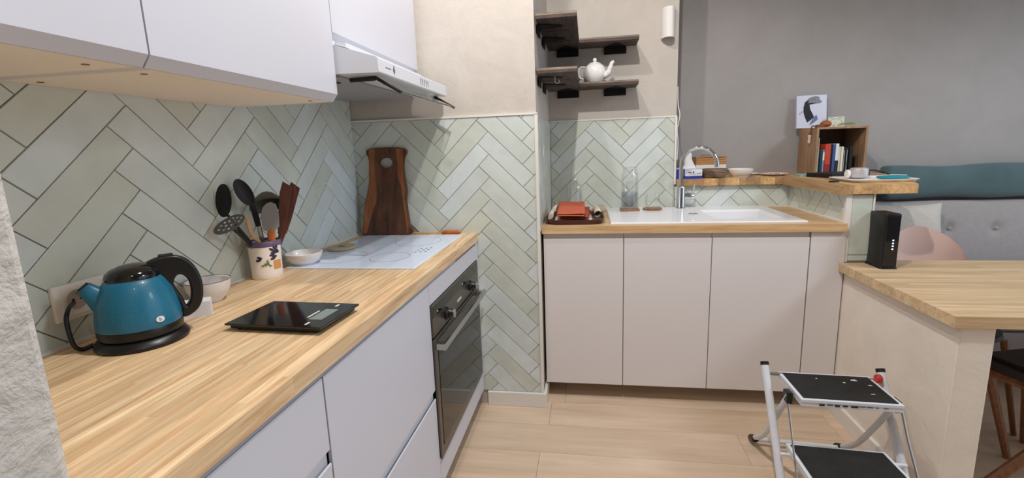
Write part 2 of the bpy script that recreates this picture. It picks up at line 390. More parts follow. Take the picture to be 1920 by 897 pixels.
# tiles: herringbone at 45 degrees, each tile a part of its wall
def clip(poly, a0, a1, b0, b1):
    for ax, lim, sg in ((0, a0, 1), (0, a1, -1), (1, b0, 1), (1, b1, -1)):
        out = []
        for i, p in enumerate(poly):
            q = poly[(i+1) % len(poly)]; dp = sg*(p[ax]-lim); dq = sg*(q[ax]-lim)
            if dp >= 0: out.append(p)
            if (dp >= 0) != (dq >= 0):
                t = dp/(dp-dq); out.append((p[0]+t*(q[0]-p[0]), p[1]+t*(q[1]-p[1])))
        poly = out
        if not poly: return []
    return poly
def area(p): return .5*sum(p[i][0]*p[(i+1)%len(p)][1]-p[(i+1)%len(p)][0]*p[i][1] for i in range(len(p)))
def inset(p, d):
    n = len(p); out = []
    for i in range(n):
        a, b, c = Vector(p[i-1]), Vector(p[i]), Vector(p[(i+1)%n])
        e1 = (b-a).normalized(); e2 = (c-b).normalized()
        n1 = Vector((-e1.y, e1.x)); n2 = Vector((-e2.y, e2.x)); m = n1+n2
        if m.length < 1e-6: m = n1
        m = m/max(m.dot(n1), .25); out.append(tuple(b+m*d))
    return out
def herring(parent, place, a0, a1, b0, b1, oa, ob, sx=1.0, skip=None, w=.0743, gap=.0012, th=.0065):
    Lt = 4*w; s2 = math.sqrt(2)
    rng = range(-40, 41)
    for m in range(-9, 10):
        for k in rng:
            for kind in (0, 1):
                if kind == 0: u0, v0, du, dv = k*w+m*Lt, k*w-m*Lt, Lt, w
                else: u0, v0, du, dv = k*w+Lt+m*Lt, k*w+w-Lt-m*Lt, w, Lt
                g = gap
                P4 = [(u0+g, v0+g), (u0+du-g, v0+g), (u0+du-g, v0+dv-g), (u0+g, v0+dv-g)]
                ab = [((u-v)/s2*sx+oa, (u+v)/s2+ob) for u, v in P4]
                if max(p[0] for p in ab) < a0 or min(p[0] for p in ab) > a1 or max(p[1] for p in ab) < b0 or min(p[1] for p in ab) > b1: continue
                q = clip(ab, a0, a1, b0, b1)
                q = [p for i, p in enumerate(q) if (Vector(p)-Vector(q[i-1])).length > 1e-4]
                if len(q) < 3: continue
                if area(q) < 0: q = q[::-1]
                if area(q) < 1.2e-4: continue
                ca = sum(p[0] for p in q)/len(q); cb = sum(p[1] for p in q)/len(q)
                if skip and skip(ca, cb): continue
                ins = inset(q, .0012)
                if area(ins) <= 0: ins = q
                n = len(q); t = th + random.uniform(-.0007, .0007)
                tx, ty = random.uniform(-.012, .012), random.uniform(-.012, .012)
                v = [place(p[0], p[1], 0) for p in q] + [place(p[0], p[1], t-.0012) for p in q] + [place(p[0], p[1], t+tx*(p[0]-ca)+ty*(p[1]-cb)) for p in ins]
                f = [tuple(range(2*n, 3*n))]
                for i in range(n):
                    j = (i+1) % n; f += [(i, j, n+j, n+i), (n+i, n+j, 2*n+j, 2*n+i)]
                obj('tile', MB().add(v, f), M['tile'], parent)
# grout beds and tiles (tile faces end on the measured wall planes)
obj('grout', bbox(-.004, -.001, -1.84, -.006, HC, 1.56), M['grout_dark'], wall_left)
herring(wall_left, lambda a, b, n: (-.001+n*.6, a, b), -1.82, -.001, HC+.004, 1.555, -.94, 1.224, sx=1.13)
obj('grout', bbox(-.004, .894, .001, .004, .07, 1.447), M['grout_light'], wall_pier)
herring(wall_pier, lambda a, b, n: (a, .001-n*.6, b), .003, .893, .077, 1.446, .465, 1.17, skip=lambda a, b: b < .84 and a < .5)
obj('grout', bbox(.902, .905, .004, DN+.004, .9, 1.447), M['grout_light'], wall_pier)
herring(wall_pier, lambda a, b, n: (.905+n*.6, a, b), .010, DN, .9, 1.446, .3, 1.2)
obj('grout', bbox(.905, 1.637, DN+.001, DN+.004, HS, 1.447), M['grout_dark'], wall_niche)
herring(wall_niche, lambda a, b, n: (a, DN+.001-n*.6, b), .910, 1.636, HS+.006, 1.446, .962, 1.237)
obj('grout', bbox(1.645, 2.284, DN+.001, DN+.004, HS, HB-.042), M['grout_dark'], wall_half)
herring(wall_half, lambda a, b, n: (a, DN+.001-n*.6, b), 1.647, 2.278, HS+.006, HB-.044, .962, 1.237)
obj('grout', bbox(2.281, 2.284, .112, DN, HS, HB-.042), M['grout_light'], wall_column)
herring(wall_column, lambda a, b, n: (2.281-n*.6, -a, b), -DN+.004, -.114, HS+.006, HB-.044, -.45, .99)
obj('grout', bbox(2.296, 2.385, .101, .104, HT+.006, HB-.042), M['grout_light'], wall_column)
obj('tile', MB().box(2.299, 2.381, .0955, .101, HT+.036, HB-.046, b=.0012), M['tile'], wall_column)
obj('tile', MB().box(2.299, 2.381, .0955, .101, HT+.008, HT+.033, b=.0012), M['tile'], wall_column)
# white edging strips
struct('trim_1', bbox(.894, .9085, -.0065, .003, .077, 1.449), M['trim'])
struct('trim_2', bbox(-.002, .9085, -.0065, .004, 1.447, 1.456), M['trim'])
struct('trim_3', bbox(.905, 1.648, DN-.006, DN+.004, 1.447, 1.455), M['trim'])
struct('trim_4', bbox(1.637, 1.649, DN-.006, DN+.004, HB-.03, 1.447), M['trim'])
struct('trim_5', bbox(.912, 2.274, DN-.012, DN-.004, HS, HS+.007), M['trim'])
struct('trim_6', bbox(2.270, 2.279, .10, DN-.004, HS, HS+.007), M['trim'])
struct('trim_7', bbox(2.273, 2.297, .093, .112, HT+.001, HB-.042), M['trim'])
struct('trim_8', bbox(2.383, 2.39, .093, .104, HT+.001, HB-.042), M['trim'])
struct('trim_9', bbox(.002, .010, -1.8, -.01, HC, HC+.006), M['trim'])
struct('baseboard_pier', MB().box(.62, .920, -.016, .001, 0, .075, b=.002).box(.906, .920, .001, .2, 0, .075, b=.002), M['trim'])
struct('baseboard_low', MB().box(2.276, 2.291, -.60, .10, 0, .068, b=.002), M['trim'])

# ------------------------------------------------------------------ wood slabs made of staves
def staves(parent, axis, x0, x1, y0, y1, z0, z1, width, lmin, lmax, mat, hole=None, inside=None):
    lo, hi = (x0, x1) if axis == 'y' else (y0, y1)
    n = max(1, round((hi-lo)/width)); w = (hi-lo)/n
    A, B = (y0, y1) if axis == 'y' else (x0, x1)
    for i in range(n):
        c0, c1 = lo+i*w, lo+(i+1)*w
        t = A - random.uniform(0, lmax*.7)
        while t < B-1e-4:
            e = t + random.uniform(lmin, lmax)
            if B-e < lmin*.4: e = B
            segs = [(max(t, A), min(e, B))]
            if hole:
                hx0, hx1, hy0, hy1 = hole
                ha, hb, hc, hd = (hy0, hy1, hx0, hx1) if axis == 'y' else (hx0, hx1, hy0, hy1)
                if c1 > hc+1e-4 and c0 < hd-1e-4:
                    segs = [(a, b) for a, b in ((segs[0][0], min(segs[0][1], ha)), (max(segs[0][0], hb), segs[0][1]))]
            for a, b in segs:
                if b-a < .004: continue
                g = .0001
                if axis == 'y': mb = MB().box(c0+g, c1-g, a+g, b-g, z0, z1)
                else: mb = MB().box(a+g, b-g, c0+g, c1-g, z0, z1)
                obj('stave', mb, mat, parent)
            t = e
wt = thing('worktop', 'long pale oak worktop under the kettle, scale and hob on the left', 'worktop', (.30, -.9, HC-.0373))
staves(wt, 'y', .001, .605, -1.808, -.002, HC-.0373, HC, .0195, .35, .9, M['oak_y'])
ws = thing('worktop', 'oak worktop around the white sink in the back niche', 'worktop', (1.6, .4, HS-.036))
SINK_HOLE = (1.733, 2.085, .20, .58)
staves(ws, 'x', .9085, 2.278, .072, DN-.006, HS-.036, HS, .041, .5, 1.1, M['oak_x'], hole=SINK_HOLE)
# raised bar: L-shaped slab with staves running front to back
bar = thing('bar_top', 'raised L-shaped oak bar top carrying the tissue box, bowls and book crate', 'bar top', (2.3, .7, HB-.04))
xs = [1.651+i*.0384 for i in range(16)] + [2.258+i*.036 for i in range(1, 16)]
for i in range(len(xs)-1):
    a, b = xs[i], xs[i+1]; mid = (a+b)/2
    fy = .708 if mid < 2.25 else .08
    if b > 2.55: fy = .08 + (mid-2.545)/.24*.54
    f0 = f1 = fy
    if mid > 2.545: f0 = .08+(a-2.545)/.24*.54; f1 = .08+(b-2.545)/.24*.54
    g = .0001
    obj('stave', MB().prism([(a+g, f0), (b-g, f1), (b-g, 1.098), (a+g, 1.098)], HB-.04, HB), M['oak_bar'], bar)
tt = thing('table_top', 'oak dining table top resting on the low plastered wall', 'table', (2.9, -.25, HT-.038))
staves(tt, 'x', 2.262, 3.75, -.632, .086, HT-.038, HT, .0453, .9, 1.9, M['oak_table'])
obj('stave', MB().box(2.40, 3.75, .0862, .138, HT-.038, HT), M['oak_table'], tt)
obj('leg', MB().box(3.62, 3.69, -.58, -.51, 0, HT-.038, b=.004), M['leg_wood'], tt)
obj('leg', MB().box(3.62, 3.69, .02, .09, 0, HT-.038, b=.004), M['leg_wood'], tt)

# ------------------------------------------------------------------ base cabinets, left run
def panel_box(x0, x1, y0, y1, z0, z1, t=.016):
    "open-fronted carcass: sides, bottom, back, top rail"
    return MB().box(x0, x1, y0, y0+t, z0, z1).box(x0, x1, y1-t, y1, z0, z1).box(x0, x1, y0+t, y1-t, z0, z0+t).box(x0, x0+.008, y0+t, y1-t, z0+t, z1)
def left_front(x, y0, y1, z0, z1, lip=True):
    mb = MB()
    mb.box(x-.009, x, y0, y1, z0, z1-(.012 if lip else 0), b=.0012)
    if lip: mb.prism([(x-.009, z1-.0125), (x, z1-.0125), (x, z1-.002), (x-.002, z1), (x-.004, z1)], y0, y1, Matrix(((1,0,0,0),(0,0,1,0),(0,1,0,0),(0,0,0,1))))
    return mb
FX = .60
dc = thing('drawer_cabinet', 'white two-drawer base cabinet between the oven and the nearest drawers', 'cabinet', (.3, -1.08, .08))
obj('carcass', panel_box(.012, .575, -1.409, -.747, .085, .857), M['carcass'], dc)
obj('top_drawer_front', MB().box(FX-.009, FX, -1.4105, -.7475, .468, .850, b=.0012), M['white_front'], dc)
obj('bottom_drawer_front', left_front(FX, -1.4105, -.7475, .092, .437), M['white_front'], dc)
obj('grip_recess', MB().box(FX-.012, FX-.0095, -1.409, -.749, .430, .472), M['hood'], dc)
d2 = thing('drawer_cabinet', 'white base cabinet nearest the camera beside the rough plaster corner', 'cabinet', (.3, -1.6, .08))
obj('carcass', panel_box(.012, .575, -1.805, -1.416, .085, .857), M['carcass'], d2)
obj('top_drawer_front', MB().box(FX-.009, FX, -1.805, -1.4155, .689, .850, b=.0012), M['white_front'], d2)
obj('middle_drawer_front', left_front(FX, -1.805, -1.4155, .40, .658), M['white_front'], d2)
obj('bottom_drawer_front', left_front(FX, -1.805, -1.4155, .092, .382), M['white_front'], d2)
obj('grip_recess', MB().box(FX-.012, FX-.0095, -1.805, -1.4165, .652, .693), M['hood'], d2)
rl = tag(obj('rail', MB().box(FX-.012, FX+.0005, -1.806, -.40, .8515, .8615, b=.003), M['rail'], origin=(.594, -1.1, .85)), 'thin grey rail under the front edge of the left worktop', 'rail')
oh = thing('oven_cabinet', 'white housing around the built-in oven at the end of the left run', 'cabinet', (.3, -.4, .08))
obj('side_panel', MB().box(.012, FX, -.046, -.009, .085, .8625, b=.001), M['white_front'], oh)
obj('side_panel', MB().box(.012, .575, -.7455, -.731, .085, .857), M['carcass'], oh)
obj('top_panel', MB().box(FX-.018, FX, -.7445, -.047, .778, .8505, b=.001), M['white_front'], oh)
obj('drawer_front', left_front(FX, -.7445, -.047, .088, .176), M['white_front'], oh)
obj('shelf', MB().box(.02, .575, -.730, -.047, .178, .192), M['carcass'], oh)
obj('plinth', MB().box(.50, .515, -1.80, -.02, 0, .084), M['carcass_beige'], oh)
ov = thing('oven', 'built-in oven with dark glass door and two control knobs', 'oven', (.35, -.4, .196))
obj('body', MB().box(.06, FX-.002, -.728, -.052, .194, .774), M['black_metal'], ov)
obj('control_panel', MB().box(FX-.001, FX+.006, -.744, -.050, .660, .776, b=.001), M['oven_steel'], ov)
obj('display', MB().box(FX+.005, FX+.0066, -.742, -.052, .730, .768), M['oven_glass'], ov)
for yy in (-.585, -.215):
    k = obj('knob', MB().lathe([(.0, 0), (.024, 0), (.024, .006), (.019, .010), (.017, .030), (.015, .032), (0, .032)], (FX+.006, yy, .697), 24, False, False, 'x'), M['black_plastic'], ov, True)
    obj('knob_cap', MB().lathe([(0, 0), (.0175, 0), (.0175, .003), (0, .003)], (FX+.036, yy, .697), 24, False, False, 'x'), M['steel'], k, True)
obj('brand_plate', MB().box(FX+.0055, FX+.0072, -.43, -.37, .688, .696), M['mark'], ov)
od = obj('door', MB().box(FX-.001, FX+.008, -.744, -.050, .197, .654, b=.002), M['oven_steel'], ov)
obj('door_glass', MB().box(FX+.007, FX+.0095, -.712, -.082, .236, .640), M['oven_glass'], od)
hb = MB()
hb.box(FX+.032, FX+.044, -.735, -.06, .612, .636, b=.002)
for yy in (-.72, -.09): hb.box(FX+.008, FX+.034, yy-.014, yy+.016, .613, .635, b=.001)
obj('handle', hb, M['steel'], ov)

# ------------------------------------------------------------------ sink run
DY = .088
xd = [.913, 1.303, 1.710, 2.135]
labels = ['white sink cabinet door unit next to the tiled pier', 'middle white cabinet unit under the sink', 'white cabinet unit under the sink nearest the low wall']
for i in range(3):
    c = thing('sink_cabinet', labels[i], 'cabinet', ((xd[i]+xd[i+1])/2, .4, .088))
    a, b = xd[i], xd[i+1]
    mb = MB()
    mb.box(a+.001, a+.016, DY+.022, DN-.02, .09, HS-.038).box(b-.016, b-.001, DY+.022, DN-.02, .09, HS-.038)
    mb.box(a+.016, b-.016, DY+.022, DN-.02, .09, .106).box(a+.016, b-.016, DN-.03, DN-.02, .106, .70)
    obj('carcass', mb, M['carcass'], c)
    obj('rail', MB().box(a+.001, b-.001, DY+.010, DY+.022, .845, HS-.038), M['carcass'], c)
    obj('door', MB().box(a+.0018, b-.0018, DY, DY+.019, .088, .853, b=.0015), M['sink_front'], c)
fp = tag(obj('filler_panel', MB().box(2.1385, 2.284, DY, DY+.018, .088, HS-.037, b=.001), M['sink_front'], origin=(2.2, DY, .088)), 'narrow white filler panel between the sink cabinets and the low wall', 'panel')
struct('trim_10', MB().box(.922, 2.275, .30, .315, 0, .086), M['carcass_beige'])
# sink
sk = thing('sink', 'white composite sink with drainer set into the back worktop', 'sink', (1.7, .4, HS))
x0, x1, y0, y1 = 1.243, 2.135, .125, .722
h0, h1, k0, k1 = 1.752, 2.066, .22, .56
z = HS+.008
mb = MB()
def ring(ax0, ax1, ay0, ay1, az): return [(ax0, ay0, az), (ax1, ay0, az), (ax1, ay1, az), (ax0, ay1, az)]
V = ring(x0, x1, y0, y1, HS+.0003) + ring(x0, x1, y0, y1, z-.003) + ring(x0+.003, x1-.003, y0+.003, y1-.003, z) + ring(h0, h1, k0, k1, z) + ring(h0+.01, h1-.01, k0+.01, k1-.01, z-.012) + ring(h0+.016, h1-.016, k0+.016, k1-.016, HS-.16) + ring(h0-.008, h1+.008, k0-.008, k1+.008, HS-.170) + ring(h0-.008, h1+.008, k0-.008, k1+.008, HS+.0003)
F = []
for i in range(7):
    for k in range(4): F.append((i*4+k, i*4+(k+1)%4, (i+1)*4+(k+1)%4, (i+1)*4+k))
F += [(20, 21, 22, 23)]
F += [(28+k, 28+(k+1)%4, (k+1)%4, k) for k in range(4)]
F = [f for f in F if not (f[0] >= 20 and f[0] < 24 and len(f) == 4 and f[1] < 24 and f[2] >= 24)] + [(24, 25, 26, 27)]
obj('bowl', mb.add(V, F), M['sink'], sk)
obj('overflow', MB().lathe([(0, 0), (.02, 0), (.02, .003), (.013, .005), (0, .004)], (1.685, .40, z), 20, False, False, sx=1.3), M['chrome'], sk, True)
# faucet
fx, fy = 1.665, .66
fa = thing('faucet', 'chrome swan-neck kitchen faucet behind the sink', 'faucet', (fx, fy, z))
obj('body', MB().lathe([(.027, 0), (.027, .006), (.0245, .01), (.0245, .118), (.022, .124), (.013, .128)], (fx, fy, z), 28), M['chrome'], fa, True)
arc = [(fx, fy, z+.124), (fx, fy, z+.20), (fx, fy, z+.235)]
R0 = .094; ddx, ddy = .955, -.30
for i in range(1, 19):
    a = PI*(1-i/18*.93); t = R0+R0*math.cos(a)
    arc.append((fx+ddx*t, fy+ddy*t, z+.245+R0*1.06*math.sin(a)))
e = Vector(arc[-1]); arc.append(tuple(e+Vector((ddx*.004, ddy*.004, -.02))))
obj('spout', MB().tube(arc, .0115, 14), M['chrome'], fa, True)
obj('nozzle', MB().tube([arc[-2], tuple(Vector(arc[-1])+Vector((0, 0, -.012)))], .0135, 14), M['chrome'], fa, True)
lv = obj('lever_hub', MB().lathe([(.019, 0), (.019, .052), (.016, .056)], (fx+.02, fy, z+.068), 20, ax='x'), M['chrome'], fa, True)
obj('lever', MB().tube([(fx+.064, fy, z+.075), (fx+.07, fy-.012, z+.12), (fx+.072, fy-.016, z+.138)], [.006, .006, .005], 10), M['chrome'], lv, True)

# ------------------------------------------------------------------ upper cabinets and hood
def upper(name, label, y0, y1, z0, z1=2.32):
    c = thing(name, label, 'cabinet', (.18, (y0+y1)/2, z0))
    mb = MB().box(.002, .345, y0, y0+.016, z0, z1).box(.002, .345, y1-.016, y1, z0, z1).box(.002, .010, y0+.016, y1-.016, z0, z1).box(.002, .345, y0+.016, y1-.016, z1-.016, z1)
    obj('carcass', mb, M['carcass'], c)
    u = obj('bottom_panel', MB().box(.010, .3445, y0+.016, y1-.016, z0, z0+.016), M['carcass_beige'], c)
    obj('door', MB().prism([(.3458, z1), (.365, z1), (.365, z0+.0225), (.348, z0+.001), (.3458, z0+.001)], y0+.0015, y1-.0015, Matrix(((1,0,0,0),(0,0,1,0),(0,1,0,0),(0,0,0,1)))), M['white_front'], c)
    return c, u
c1, u1 = upper('wall_cabinet', 'white wall cabinet over the utensil pot, beside the cooker hood', -1.457, -.793, 1.458)
c2, u2 = upper('wall_cabinet', 'white wall cabinet at the top left corner above the kettle', -1.806, -1.458, 1.458)
for u, pts in ((u1, ((.31, -.86), (.30, -1.41), (.05, -1.40))), (u2, ((.30, -1.52), (.05, -1.5)))):
    for px, py in pts: obj('cover_cap', MB().lathe([(0, 0), (.006, 0), (.006, .0015), (0, .0015)], (px, py, 1.4568), 14, False, False), M['leg_wood'], u)
c3, u3 = upper('wall_cabinet', 'white wall cabinet directly above the cooker hood', -.792, -.03, 1.6435)
hd = thing('cooker_hood', 'pale grey slide-out cooker hood with a clear visor over the hob', 'hood', (.25, -.45, 1.54))
HY0, HY1 = -.790, -.052
XZ = Matrix(((1,0,0,0),(0,0,1,0),(0,1,0,0),(0,0,0,1)))
obj('housing', MB().prism([(.005, 1.545), (.36, 1.545), (.36, 1.642), (.005, 1.642)], HY0, HY1, XZ), M['hood'], hd)
# front drawer: wedge profile sliding out
obj('front_panel', MB().prism([(.361, 1.543), (.50, 1.540), (.503, 1.543), (.501, 1.583), (.498, 1.586), (.361, 1.630)], HY0+.004, HY1-.004, XZ), M['hood'], hd)
obj('slide_cover', MB().prism([(.361, 1.632), (.395, 1.622), (.395, 1.637), (.361, 1.642)], HY0+.02, HY1-.02, XZ), M['hood'], hd)
obj('filter', MB().box(.03, .355, HY0+.04, HY1-.04, 1.5385, 1.5445), M['hood_filter'], hd)
obj('filter_catch', MB().box(.24, .30, HY0+.10, HY0+.15, 1.535, 1.5385, b=.001), M['black_metal'], hd)
obj('lamp_lens', MB().box(.40, .45, -.52, -.42, 1.5375, 1.5405, b=.001), M['white_plastic'], hd)
obj('lamp_lens', MB().lathe([(0, 0), (.035, 0), (.035, .006), (0, .006)], (.44, -.17, 1.5355), 24, False, False), M['white_plastic'], hd)
vb = MB()
vx0, vz0, vx1, vz1 = .455, 1.534, .545, 1.487
vis = obj('visor', MB().prism([(vx0, vz0), (vx1, vz1), (vx1+.002, vz1+.003), (vx0+.002, vz0+.003)], HY0+.075, HY1-.035, XZ), M['visor'], hd)
obj('visor_bar', MB().tube([(vx1+.001, HY0+.075, vz1), (vx1+.001, HY1-.035, vz1)], .0018, 6), M['black_plastic'], vis)
for yy in (HY0+.070, HY1-.035):
    a = MB().tube([(.375, yy, 1.532), (.46, yy, 1.533)], .0075, 8) if yy < -.4 else MB().tube([(.45, yy, 1.533), (.462, yy, 1.533)], .0075, 8)
    a.tube([(.46, yy, 1.536), (vx1, yy, vz1-.001)], .0055, 8); obj('visor_arm', a, M['black_plastic'], hd)
for i in range(5):
    yy = -.40+i*.021
    obj('button', MB().box(.4985, .5035, yy, yy+.004, 1.549, 1.574, b=.0008), M['mark_grey'], hd)
obj('emblem', MB().lathe([(0, 0), (.009, 0), (.009, .0012), (0, .0012)], (.5015, -.66, 1.563), 16, False, False, 'x').box(.5015, .503, -.662, -.658, 1.549, 1.578), M['mark_grey'], hd)
obj('lettering', MB().box(.5015, .5028, -.728, -.686, 1.562, 1.5645), M['mark_grey'], hd)

# ------------------------------------------------------------------ wall things
def outlet(label, y0, y1, z0, z1):
    o = thing('power_outlet', label, 'outlet', (.004, (y0+y1)/2, (z0+z1)/2))
    obj('plate', MB().box(.0025, .014, y0, y1, z0, z1, b=.003), M['white_plastic'], o, True)
    n = 3; w = (y1-y0)/n
    for i in range(n):
        cy = y0+w*(i+.5); cz = (z0+z1)/2
        s = obj('socket', MB().box(.0138, .0155, cy-.031, cy+.031, cz-.031, cz+.031, b=.0006), M['white_plastic'], o)
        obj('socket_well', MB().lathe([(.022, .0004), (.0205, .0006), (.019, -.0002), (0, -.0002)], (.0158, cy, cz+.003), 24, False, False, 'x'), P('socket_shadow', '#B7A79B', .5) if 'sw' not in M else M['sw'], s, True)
        pin = MB()
        for dy in (-.0085, .0085): pin.lathe([(0, 0), (.0028, 0), (.0028, .0006), (0, .0006)], (.0160, cy+dy, cz+.003), 10, False, False, 'x')
        obj('contact', pin, M['dark'], s)
        obj('earth_pin', MB().lathe([(0, 0), (.0022, 0), (.0022, .006), (0, .006)], (.0158, cy, cz+.016), 10, False, False, 'x'), M['steel'], s)
    return o
outlet('white triple wall socket on the tiles behind the teal kettle', -1.434, -1.16, .957, 1.037)

# cutting board leaning on the tiles
cb = thing('cutting_board', 'dark olive-wood cutting board with a round hole leaning on the tiles', 'cutting board', (.16, -.03, HC))
out = [(.039, 0), (.276, 0), (.279, .05), (.270, .12), (.266, .17), (.270, .21), (.262, .27), (.258, .32), (.262, .36), (.265, .41), (.088, .413), (.088, .36), (.086, .30), (.083, .25), (.072, .20), (.060, .16), (.050, .11), (.046, .06)]
sm = spline([(a, b, 0) for a, b in out + out[:1]], 4)[:-1]
BM = frame((0, -.052, HC+.0075), (1, 0, 0), (0, .100, .995))
hole = [(.172+.036*math.cos(2*PI*i/24), .345+.027*math.sin(2*PI*i/24)) for i in range(24)]
flatshape('board', [[(p.x, p.y) for p in sm], hole], .018, M['walnut'], cb, BM, .0015)
LF = [(.089, .411), (.118, .411), (.116, .33), (.117, .27), (.122, .20), (.118, .16), (.100, .12), (.075, .05), (.06, .004), (.041, .003), (.048, .06), (.052, .11), (.062, .16), (.074, .20), (.085, .25)]
RF = [(.263, .409), (.226, .410), (.232, .34), (.230, .28), (.247, .23), (.253, .16), (.262, .08), (.266, .004), (.275, .003), (.277, .05), (.268, .12), (.264, .17), (.268, .21), (.260, .27), (.256, .32), (.260, .36)]
for pts in (LF, RF): flatshape('sapwood_edge', [pts], .0012, M['walnut_light'], cb, BM @ Matrix.Translation((0, 0, .0108)), 0)
# slim utensil with orange handle
su = thing('skewer', 'thin steel skewer with an orange wooden handle lying behind the hob', 'skewer', (.40, -.022, HC))
obj('shaft', MB().tube([(.285, -.024, HC+.006), (.43, -.024, HC+.008)], [(.0035), (.0035)], 8), M['wood_pale'], su, True)
obj('handle', MB().tube([(.43, -.024, HC+.0095), (.44, -.024, HC+.0095), (.515, -.022, HC+.0095), (.525, -.022, HC+.0095)], [.006, .009, .009, .006], 10), M['wood_orange'], su, True)
# hob
hob = thing('hob', 'white glass induction hob set into the left worktop', 'hob', (.3, -.4, HC))
obj('glass', MB().box(.065, .545, -.722, -.068, HC+.0002, HC+.005, b=.0015), M['hob'], hob)
def flat_ring(c, r, w, z, sx=1, sy=1.13, n=48):
    v = []; f = []
    for k in range(n):
        a = 2*PI*k/n
        for q in (r, r-w): v.append((c[0]+q*math.cos(a)*sx, c[1]+q*math.sin(a)*sy, z))
    for k in range(n): j = (k+1)%n; f.append((2*k, 2*j, 2*j+1, 2*k+1))
    return MB().add(v, f)
for c, r in (((.185, -.55), .095), ((.185, -.22), .085), ((.385, -.55), .075), ((.385, -.23), .10)):
    obj('zone_ring', flat_ring(c, r, .0022, HC+.0053), M['hob_mark'], hob)
for i in range(9):
    obj('touch_mark', MB().box(.452+.018*(i % 3), .460+.018*(i % 3), -.47+.035*(i//3)+.008*(i % 3), -.458+.035*(i//3)+.008*(i % 3), HC+.0048, HC+.0054), M['mark_grey'], hob)
tv = thing('trivet', 'round cork trivet with a slot lying on the white hob', 'trivet', (.10, -.385, HC+.0052))
obj('disc', MB().lathe([(.055, 0), (.060, .002), (.061, .006), (.058, .010), (0, .010)], (.10, -.385, HC+.0052), 40, True, False, sy=1.1), M['cork'], tv, True)
obj('slot', MB().box(.085, .115, -.396, -.376, HC+.0150, HC+.0156), M['black_matt'], tv)

# bowls on the left worktop
def bowl(name, label, c, r, h, mat, foot=.5, group=None):
    t = thing(name, label, 'bowl', c)
    obj('shell', MB().lathe([(r*foot, 0), (r*foot, .003), (r*.78, h*.28), (r*.95, h*.65), (r, h), (r-.003, h+.0015), (r-.006, h), (r*.88, h*.6), (r*.68, h*.27), (r*.3, .0085), (0, .008)], c, 44, True, False), mat, t, 'all' and 50)
    return t
bowl('bowl', 'wide pale speckled bowl standing on the hob corner beside the utensil pot', (.100, -.66, HC+.0052), .066, .042, M['ceramic_grey'], .6)
b1 = bowl('bowl', 'small white bowl with a dark rim behind the kettle', (.075, -1.09, HC), .058, .060, M['ceramic_grey'], .55)
obj('rim', MB().lathe([(.0578, .060), (.0586, .0612), (.0578, .0625), (.0565, .0618)], (.075, -1.09, HC), 44, False, False), P('brown_rim', '#7A6A66', .4), b1, True)
tag(obj('folded_card', MB().prism([(-.03, -.02), (.035, -.024), (.034, .022), (-.03, .02)], 0, .038, frame((.135, -1.205, HC), (.8, .6, 0), (-.6, .8, 0))), M['card_white'], origin=(.135, -1.205, HC)), 'small white folded card behind the kettle handle', 'card')

# utensil pot
PX, PY = .068, -.826
pt = thing('utensil_pot', 'cream earthenware pot with purple rim and painted lavender holding utensils', 'pot', (PX, PY, HC))
obj('pot_body', MB().lathe([(.046, 0), (.0485, .004), (.0475, .02), (.0485, .06), (.050, .118), (.046, .119), (.044, .06), (.043, .012), (0, .010)], (PX, PY, HC), 48, True, False), M['pot'], pt, 50)
obj('rim', MB().lathe([(.0505, .108), (.0530, .112), (.0530, .122), (.051, .1255), (.047, .1255), (.0455, .120)], (PX, PY, HC), 48, False, False), M['purple'], pt, 60)
def on_pot(ang, zz, off=.0006):
    r = .0485+.0015*(zz-.06)/.06 + off
    return Vector((PX+r*math.cos(ang), PY+r*math.sin(ang), HC+zz))
VA = math.atan2(-2.2511-PY, 1.1356-PX)   # painted side turned into the room
def petal(mb, da, zz, l, w, tilt):
    c = on_pot(VA+da, zz); n = Vector((math.cos(VA+da), math.sin(VA+da), 0)); tx = Vector((-n.y, n.x, 0))
    u = (tx*math.cos(tilt)+Vector((0, 0, 1))*math.sin(tilt)); v = n.cross(u)
    bm = bmesh.new(); bmesh.ops.create_uvsphere(bm, u_segments=10, v_segments=6, radius=1)
    T = Matrix((u*l, v*w, n*.0012)).transposed().to_4x4(); T.translation = c
    mb.bm(bm, T)
lv1 = MB()
for da, zz, tl in ((-.42, .076, -.35), (-.52, .069, .2), (.42, .095, -.6), (.50, .086, -.2), (.42, .081, .2), (.55, .076, 0), (.60, .098, -.9), (.66, .088, -.5), (.45, .071, .25), (.72, .103, -1.1), (.78, .09, -.9)): petal(lv1, ((da-.5)*1.15+.5 if da > 0 else da*.9), .083+(zz-.083)*1.25, .0092, .0044, tl)
obj('lavender_motif', lv1, M['lavender'], pt)
gm = MB()
for da, zz, tl in ((-.02, .052, .6), (.04, .055, 1.2), (.12, .053, 2.0), (.10, .05, 2.7), (-.08, .05, .2)): petal(gm, da, zz, .014, .002, tl)
obj('leaf_motif', gm, M['green_paint'], pt)
oc = MB()
def q_(u, v): return on_pot(VA+.44+u*.62, .031+v*.030, .0006)
oc.grid(q_, 6, 2)
obj('basket_motif', oc, M['ochre'], pt)
def utensil(name, label, cat='utensil'): return thing(name, label, cat, (PX, PY, HC+.012), group='utensils in the lavender pot')
LAT = Vector((.802, .597, 0)); DEP = Vector((-.597, .802, 0))   # along and across the row of utensils
def up(l, zz, d=0): return Vector((PX, PY, 0)) + LAT*l + DEP*d + Vector((0, 0, zz))
